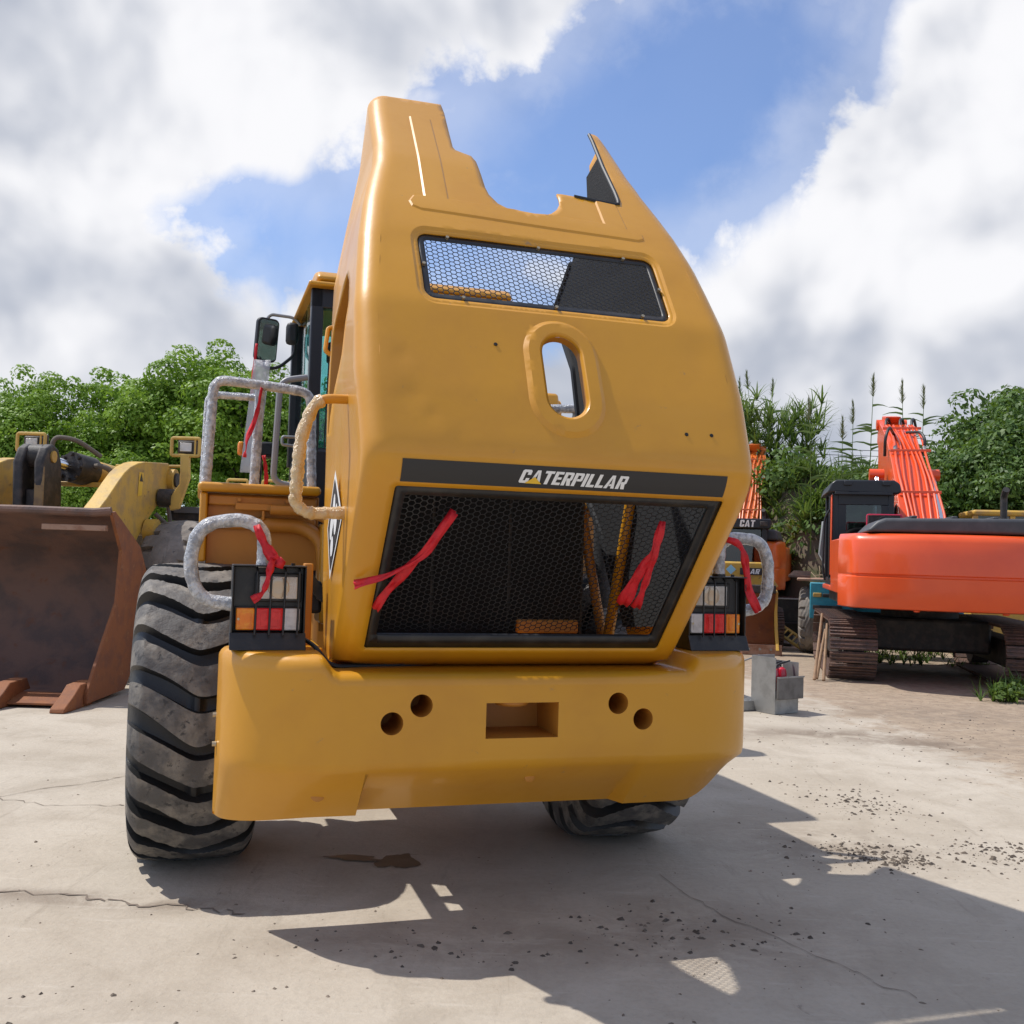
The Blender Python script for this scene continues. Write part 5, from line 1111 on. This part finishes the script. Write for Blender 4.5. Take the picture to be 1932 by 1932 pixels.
    boxp('cab', YELO, T, -.9, .62, 0, 1.4, 1.2, 2.95, .06); boxp('chassis', DARK, T, -1.0, .9, -.3, 1.6, .3, 1.2, .05); boxp('window', GLASSD, T, .1, .42, -.012, -.002, 2.0, 2.7, 0); MB().prism([(.66, 2.2), (.66, 3.0), (1.1, 3.35), (1.1, 2.0)], 'y', .1, 1.4).build('awning', BLUET, T); boxp('awning_roof', mat('pale sheet', (.6, .66, .7), .5), T, -1.0, 1.2, 0, 1.6, 3.36, 3.42, .01)
    # overhead lines
    for k, (z, dz) in enumerate(((8.2, 0), (7.9, .05), (7.0, 0), (6.75, .04), (6.5, .0))):
        P = [(x, 52 + .3 * k, z - .6 * sin(pi * (x + 10) / 60) + dz) for x in np.linspace(-10, 50, 25)]
        w = MB().tube(P, .016, 5).build('power_line', SEAL); tag(w, ['topmost', 'second', 'third', 'fourth', 'lowest'][k] + ' of five thin power lines above the reed bank', 'power line', 'overhead power lines')

# ------------------------------------------------------------------ vegetation
def leaf_obj(name, C, Nrm, size, m, parent=None, aspect=.5, droop=0., rs=None):
    """many small pointed leaves: centres C, facing Nrm, in one mesh"""
    rs = rs or rng; n = len(C); r = rs.normal(size=(n, 3)); t = np.cross(Nrm, r); t /= np.linalg.norm(t, axis=1)[:, None] + 1e-9; t[:, 2] -= droop; t /= np.linalg.norm(t, axis=1)[:, None] + 1e-9
    b = np.cross(Nrm, t); b /= np.linalg.norm(b, axis=1)[:, None] + 1e-9; s = (size * rs.uniform(.6, 1.3, n))[:, None]
    V = np.stack([C - t * s * .5, C + b * s * aspect * .5 + Nrm * s * .06, C + t * s * .55, C - b * s * aspect * .5 + Nrm * s * .06], 1).reshape(-1, 3).astype(np.float32)
    me = bpy.data.meshes.new(name); me.vertices.add(4 * n); me.vertices.foreach_set('co', V.ravel()); me.loops.add(4 * n); me.loops.foreach_set('vertex_index', np.arange(4 * n, dtype=np.int32)); me.polygons.add(n); me.polygons.foreach_set('loop_start', np.arange(0, 4 * n, 4, dtype=np.int32))
    me.update(calc_edges=True); me.validate(); me.materials.append(m); o = bpy.data.objects.new(name, me); col.objects.link(o)
    if parent is not None: o.parent = parent
    return o
def crown_leaves(rs, clumps, per, jitter=.25):
    C = []; N = []
    for (x, y, z, r) in clumps:
        k = max(12, int(per * r * r)); d = rs.normal(size=(k, 3)); d /= np.linalg.norm(d, axis=1)[:, None]; d[:, 2] = np.where(d[:, 2] < -.55, -d[:, 2], d[:, 2])
        rad = r * (1 - jitter * rs.random(k) ** 1.5)[:, None]; p = np.array([x, y, z]) + d * rad * np.array([1, 1, .82])
        n = d * 1.1 + rs.normal(size=(k, 3)) * .42 + np.array([0, 0, .30]); n /= np.linalg.norm(n, axis=1)[:, None]; C.append(p); N.append(n)
    return np.concatenate(C), np.concatenate(N)
def tree_proto(seed, Hh, W, m, per=420, size=.17, low=.28, nclump=34, crown_name='crown'):
    rs = np.random.default_rng(seed); clumps = []; zc = Hh * (low + 1) / 2; hz = Hh * (1 - low) / 2
    for k in range(nclump):
        a = rs.uniform(0, 2 * pi); ph = np.arccos(rs.uniform(-.75, .82 if W > 6 else 1)); rr = rs.uniform(.62, .86); taper = 1 - .25 * max(0, cos(ph))
        r = rs.uniform(.12, .26) * W; clumps.append((rr * W / 2 * sin(ph) * cos(a) * taper, rr * W / 2 * sin(ph) * sin(a) * taper, zc + rr * hz * cos(ph) * (.86 if W > 6 else 1), r))
        for _ in range(2):
            d = rs.normal(size=3); d /= np.linalg.norm(d); c = clumps[-1]; clumps.append((c[0] + d[0] * r * .85, c[1] + d[1] * r * .85, c[2] + abs(d[2]) * r * .7, r * rs.uniform(.35, .55)))
    C, N = crown_leaves(rs, clumps, per)
    t = MB(); t.tube([(0, 0, 0), (.05, .03, Hh * .25), (-.04, .06, Hh * .5), (.05, 0, Hh * .8)], [.16, .13, .09, .03], 8)
    for k in range(7):
        a = rs.uniform(0, 6.28); z = Hh * rs.uniform(.22, .5); e = clumps[(k * 6) % len(clumps)]; t.tube([(0, 0, z), (e[0] * .5, e[1] * .5, (z + e[2]) / 2 + .1), (e[0] * .85, e[1] * .85, e[2])], [.07, .05, .02], 6)
    return C, N, t, size
def build_trees():
    protos = []
    for s, (Hh, W) in enumerate(((7.6, 5.2), (7.0, 4.6), (7.9, 5.6))):
        C, N, t, size = tree_proto(20 + s, Hh, W, LEAF_A, 620, .145, nclump=30); protos.append((C, N, t, size))
    data = []
    spots = [(-18.9, 33.5, .70), (-16.9, 34.8, .78), (-15.2, 33.6, .90), (-13.3, 35.0, 1.0), (-11.7, 33.8, 1.02), (-10.0, 35.2, 1.04), (-8.6, 33.6, 1.0), (-7.0, 35.0, .95), (-5.4, 34.2, .92), (-3.6, 35.0, .9), (-1.8, 34.3, .88)]
    low = [(-16.0, 31.2, .62), (-12.3, 31.4, .66), (-9.2, 31.2, .62), (-6.6, 31.4, .6)]
    words = ['first', 'second', 'third', 'fourth', 'fifth', 'sixth', 'seventh', 'eighth', 'ninth', 'tenth', 'eleventh']
    made = {}
    for i, (x, y, s) in enumerate(spots + low):
        k = i % 3; isl = i >= len(spots); j = i - len(spots)
        lab = ('%s from the left of the low bushy trees in front of the tree row' % words[j]) if isl else ('%s from the left of the round green trees behind the left machines' % words[i])
        T = thing('broadleaf_tree', lab, 'tree', (x, y, -.02 if not isl else -.4), random.uniform(0, 6.28), 'trees behind the left machines'); T.scale = (s, s, s)
        if k not in made:
            C, N, t, size = protos[k]; cr = leaf_obj('crown', C, N, size, LEAF_A, T, .55, .25); tr = t.build('trunk', BARK, T); made[k] = (cr, tr)
        else:
            for o in made[k]: c = o.copy(); col.objects.link(c); c.parent = T
    # dark trees on the right-hand bank
    made = None
    for i, (x, y, z, s, lab) in enumerate(((12.5, 26.0, .5, .70, 'big dark leafy tree above the yellow cab right of the red boom'), (11.3, 28.5, 1.3, .60, 'dark leafy tree right behind the red boom on the bank'), (14.2, 26.8, .8, .86, 'dark leafy tree half cut by the right edge of the picture'), (15.6, 29.5, 1.2, .95, 'tallest dark tree behind the others at the right edge'))):
        T = thing('bank_tree', lab, 'tree', (x, y, z), i * 1.7, 'trees on the right-hand bank'); T.scale = (s, s, s)
        if made is None:
            C, N, t, size = tree_proto(41, 6.4, 6.2, LEAF_B, 300, .19, .05, 46); cr = leaf_obj('crown', C, N, size, LEAF_B, T, .55, .5); made = (cr, t.build('trunk', BARK, T))
        else:
            for o in made: c = o.copy(); col.objects.link(c); c.parent = T
    # creeper-covered tree behind the hood's right edge
    rs = np.random.default_rng(5); T = thing('creeper_tree', 'narrow dark creeper-covered tree right of the raised hood', 'tree', (7.25, 31.2, 1.0)); T.scale = (1.25, 1.25, 1.25)
    cl = [(rs.normal(0, .30) - .12 * (z - 2), rs.normal(0, .3), z, rs.uniform(.30, .52) * (1.25 - z / 6.5)) for z in np.linspace(.2, 4.3, 22)] + [(-.55, 0, 4.0, .25), (-.75, 0, 4.3, .2), (-.95, 0, 4.5, .15)]
    C, N = crown_leaves(rs, cl, 900); leaf_obj('crown', C, N, .17, LEAF_B, T, .6, .5, rs); MB().tube([(0, 0, 0), (-.1, 0, 2), (-.35, 0, 4)], [.09, .06, .02], 7).build('trunk', BARK, T)
def blades(rs, P, hgt, n_leaf, lean=.5, width=.035, seg=4, L=(.5, .9)):
    """arching strap leaves; P: base points; returns arrays"""
    V = []; F = []
    for (x, y, z) in P:
        for _ in range(n_leaf):
            a = rs.uniform(0, 2 * pi); l = rs.uniform(*L) * hgt; up = rs.uniform(.5, 1.1); out = rs.uniform(.25, 1.) * lean * 2; w = width * rs.uniform(.6, 1.3); k = len(V)
            for s in range(seg + 1):
                t = s / seg; r = out * l * t; h = l * (up * t - (up * .75 + .15) * t * t * out); ww = w * (1 - t) ** .7 * .5 + .001
                cx, cy, cz = x + r * cos(a), y + r * sin(a), z + h; V += [(cx - ww * sin(a), cy + ww * cos(a), cz), (cx + ww * sin(a), cy - ww * cos(a), cz)]
            F += [(k + 2 * s, k + 2 * s + 1, k + 2 * s + 3, k + 2 * s + 2) for s in range(seg)]
    return V, F
def bank_h(x, y):
    base = 22.9 + .35 * sin(x * .9) + max(0, 7.4 - x) * 3.2 + .12 * max(0, x - 8)
    return 3.9 * float(sstep(base, base + 4.2, np.array(y))) * float(sstep(3.2, 6.6, np.array(x))) + (.16 * sin(x * 3.1 + y) + .12 * sin(y * 4.3 - x * 2)) * float(sstep(base, base + 1, np.array(y)))
def build_bank():
    xs = np.linspace(2.5, 40, 120); ys = np.linspace(22.0, 60, 110)
    EARTH = mat('bank earth', (.13, .095, .065), .95, var=(.07, .085, .03), vscale=1.2, var2=(.24, .19, .14), v2scale=5, bump=.6, bscale=8)
    struct(MB().grid(lambda i, j: (xs[i], ys[j], bank_h(xs[i], ys[j]) - .05), 120, 110).build('embankment', EARTH))
    rs = np.random.default_rng(11)
    # mass of arching reed leaves covering the bank
    P = []
    while len(P) < 1050:
        x = rs.uniform(6.0, 17); y = rs.uniform(24, 30); h = bank_h(x, y)
        bare = (6.2 < x < 8.0 and y < 25.6)
        if h > 1.0 and not bare and rs.random() < min(1., h / 2.6): P.append((x, y, h - .05))
    V, F = blades(rs, P, 1.5, 9, .5, .06); o = stuff(MB().add(V, F).build('reed_grass', LEAF_R, smooth=0, norm=False)); tag(o, 'mass of arching green reed grass covering the right-hand bank', 'grass')
    P = [(rs.uniform(6.6, 9.0), rs.uniform(29.5, 31.2), 0) for _ in range(170)]; P = [(x, y, bank_h(x, y) + rs.uniform(0, 2.4)) for x, y, _ in P]
    V, F = blades(rs, P, 1.4, 9, .4, .06); o = stuff(MB().add(V, F).build('hanging_creeper', LEAF_R, smooth=0, norm=False)); tag(o, 'hanging green creepers and reeds right of the raised hood', 'creeper')
    # bushes low on the bank
    cl = [(rs.uniform(7.0, 17), rs.uniform(24.5, 28), 0, rs.uniform(.4, .9)) for _ in range(60)]; cl = [(x, y, bank_h(x, y) + r * .5, r) for x, y, _, r in cl]
    C, N = crown_leaves(rs, cl, 230); o = stuff(leaf_obj('bank_undergrowth', C, N, .17, LEAF_B, None, .6, .3, rs)); tag(o, 'low leafy undergrowth tangled over the right-hand bank', 'undergrowth')
    # dry roots and cut stems on the bare face
    mb = MB()
    for _ in range(150):
        x = rs.uniform(6.1, 8.2); y = rs.uniform(23.3, 25.2); z = bank_h(x, y) + .05; d = Vector((rs.uniform(-.2, .6), -rs.uniform(.2, .6), -rs.uniform(.2, .9))); l = rs.uniform(.3, 1.1); p = Vector((x, y, z)); mb.tube([p, p + d * l * .5 + Vector((0, -.1, .1)), p + d * l], [.014, .012, .006], 4)
    o = stuff(mb.build('dry_roots', DRYG, norm=False)); tag(o, 'pale dry roots and stems hanging down the bare bank face', 'roots')
    mb = MB()
    for _ in range(230):
        x = rs.uniform(4.6, 9.0); y = rs.uniform(22.2, 24.6); s = rs.uniform(.06, .28); z = max(0, bank_h(x, y)); a = rs.normal(size=(8, 3)) * .25
        c = [(sx, sy, sz) for sx in (-1, 1) for sy in (-1, 1) for sz in (-1, 1)]; mb.add([(x + (q[0] + e[0]) * s, y + (q[1] + e[1]) * s, z + (q[2] * .6 + e[2]) * s) for q, e in zip(c, a)], [(0, 1, 3, 2), (4, 6, 7, 5), (0, 4, 5, 1), (2, 3, 7, 6), (0, 2, 6, 4), (1, 5, 7, 3)])
    o = stuff(mb.build('rubble', mat('grey rubble', (.16, .145, .125), .95, var=(.09, .08, .07), vscale=5), smooth=0)); tag(o, 'grey broken rubble at the foot of the bank', 'rubble')
    # tall reeds with plumes
    reeds = [(6.95, 31.2, 7.2, 'first'), (7.4, 31.4, 7.5, 'second'), (7.85, 31.3, 7.25, 'third'), (7.4, 25.3, 5.75, 'fourth'), (8.1, 25.2, 5.25, 'fifth'), (8.45, 25.5, 5.7, 'sixth'), (8.85, 25.4, 6.45, 'seventh'), (9.75, 25.5, 6.30, 'eighth'), (10.1, 25.3, 6.15, 'ninth')]
    for i, (x, y, top, wd) in enumerate(reeds):
        z0 = bank_h(x, y); T = thing('tall_reed', '%s from the left of the tall plumed reeds on the bank' % wd, 'reed', (x, y, z0), 0, 'tall plumed reeds'); hh = top - z0; ln = rs.uniform(-.12, .12) - (.12 if i in (1, 3) else 0)
        st = [(ln * (t ** 2) * 1.5, 0, hh * t) for t in np.linspace(0, .93, 8)]; MB().tube(st, list(np.linspace(.018, .007, 8)), 5).build('stalk', LEAF_R, T)
        V = []; F = []
        for k in range(13):
            t = rs.uniform(.45, .86); s = Vector((ln * t * t * 1.5, 0, hh * t)); sd = 1 if k % 2 else -1; l = rs.uniform(.35, .62); up = rs.uniform(.2, .6); kk = len(V); yy = rs.uniform(-.4, .4)
            for q in range(4): f = q / 3; c = s + Vector((sd * l * f, yy * l * f, l * (up * f - .35 * f * f))); ww = .03 * (1 - f) + .003; V += [c + Vector((0, .2 * ww, ww)), c - Vector((0, .2 * ww, ww))]
            F += [(kk + 2 * q, kk + 2 * q + 1, kk + 2 * q + 3, kk + 2 * q + 2) for q in range(3)]
        stuff(MB().add(V, F).build('leaves', LEAF_R, T, smooth=0, norm=False))
        tip = Vector((ln * .93 ** 2 * 1.5, 0, hh * .93)); V = []; F = []
        for k in range(110):
            f = rs.random(); b = tip + Vector((ln * .15 * f, 0, -.16 + .50 * f)); d = Vector((rs.normal() * .075 * (1.15 - f) - .02, rs.normal() * .05, rs.uniform(.10, .20))); sdv = Vector((.010, .004, 0)); kk = len(V); V += [b - sdv, b + sdv, b + d]; F.append((kk, kk + 1, kk + 2))
        MB().add(V, F).build('plume', PLUME, T, smooth=0, norm=False)
def build_weeds():
    rs = np.random.default_rng(3)
    spots = [(6.75, 14.0, .55, 'leafy weed clump nearest the right edge beside the excavator track'), (7.15, 14.4, .75, 'tall grassy weed clump by the right excavator track')]
    for (x, y, h, lab) in spots:
        T = thing('weed_clump', lab, 'weed', (x, y, 0), 0, 'weeds by the right excavator track')
        V, F = blades(rs, [(rs.normal(0, .16), rs.normal(0, .14), 0) for _ in range(16)], h, 6, .35, .022); MB().add(V, F).build('grass_blades', LEAF_W, T, smooth=0, norm=False)
        C, N = crown_leaves(rs, [(rs.normal(0, .2), rs.normal(0, .16), rs.uniform(.06, .2), .1) for _ in range(9)], 2600); leaf_obj('leaves', C, N, .085, LEAF_W, T, .7, .2, rs)
    P = [(rs.uniform(6.2, 9.5), rs.uniform(18.5, 21.5), 0) for _ in range(130)]; V, F = blades(rs, P, .5, 7, .4, .022); o = stuff(MB().add(V, F).build('yard_grass', LEAF_W, smooth=0, norm=False)); tag(o, 'patchy green grass beyond the red excavator undercarriage', 'grass')

# ------------------------------------------------------------------ assemble
build_ground()
build_bank()
build_loader()
build_old_loader()
excavator('excavator', 'large orange red excavator seen from behind on the right', (6.96, 17.43, 0), radians(-13), ORG)
excavator('excavator', 'smaller looking bright orange excavator beyond the bulldozer', (5.55, 25.9, 0), radians(-19), ORG2, boom_end=(.05, 4.2, 4.9))
build_bulldozer()
build_teal_machine()
build_yard_things()
build_ribbons()
build_trees()
build_weeds()
build_clods()
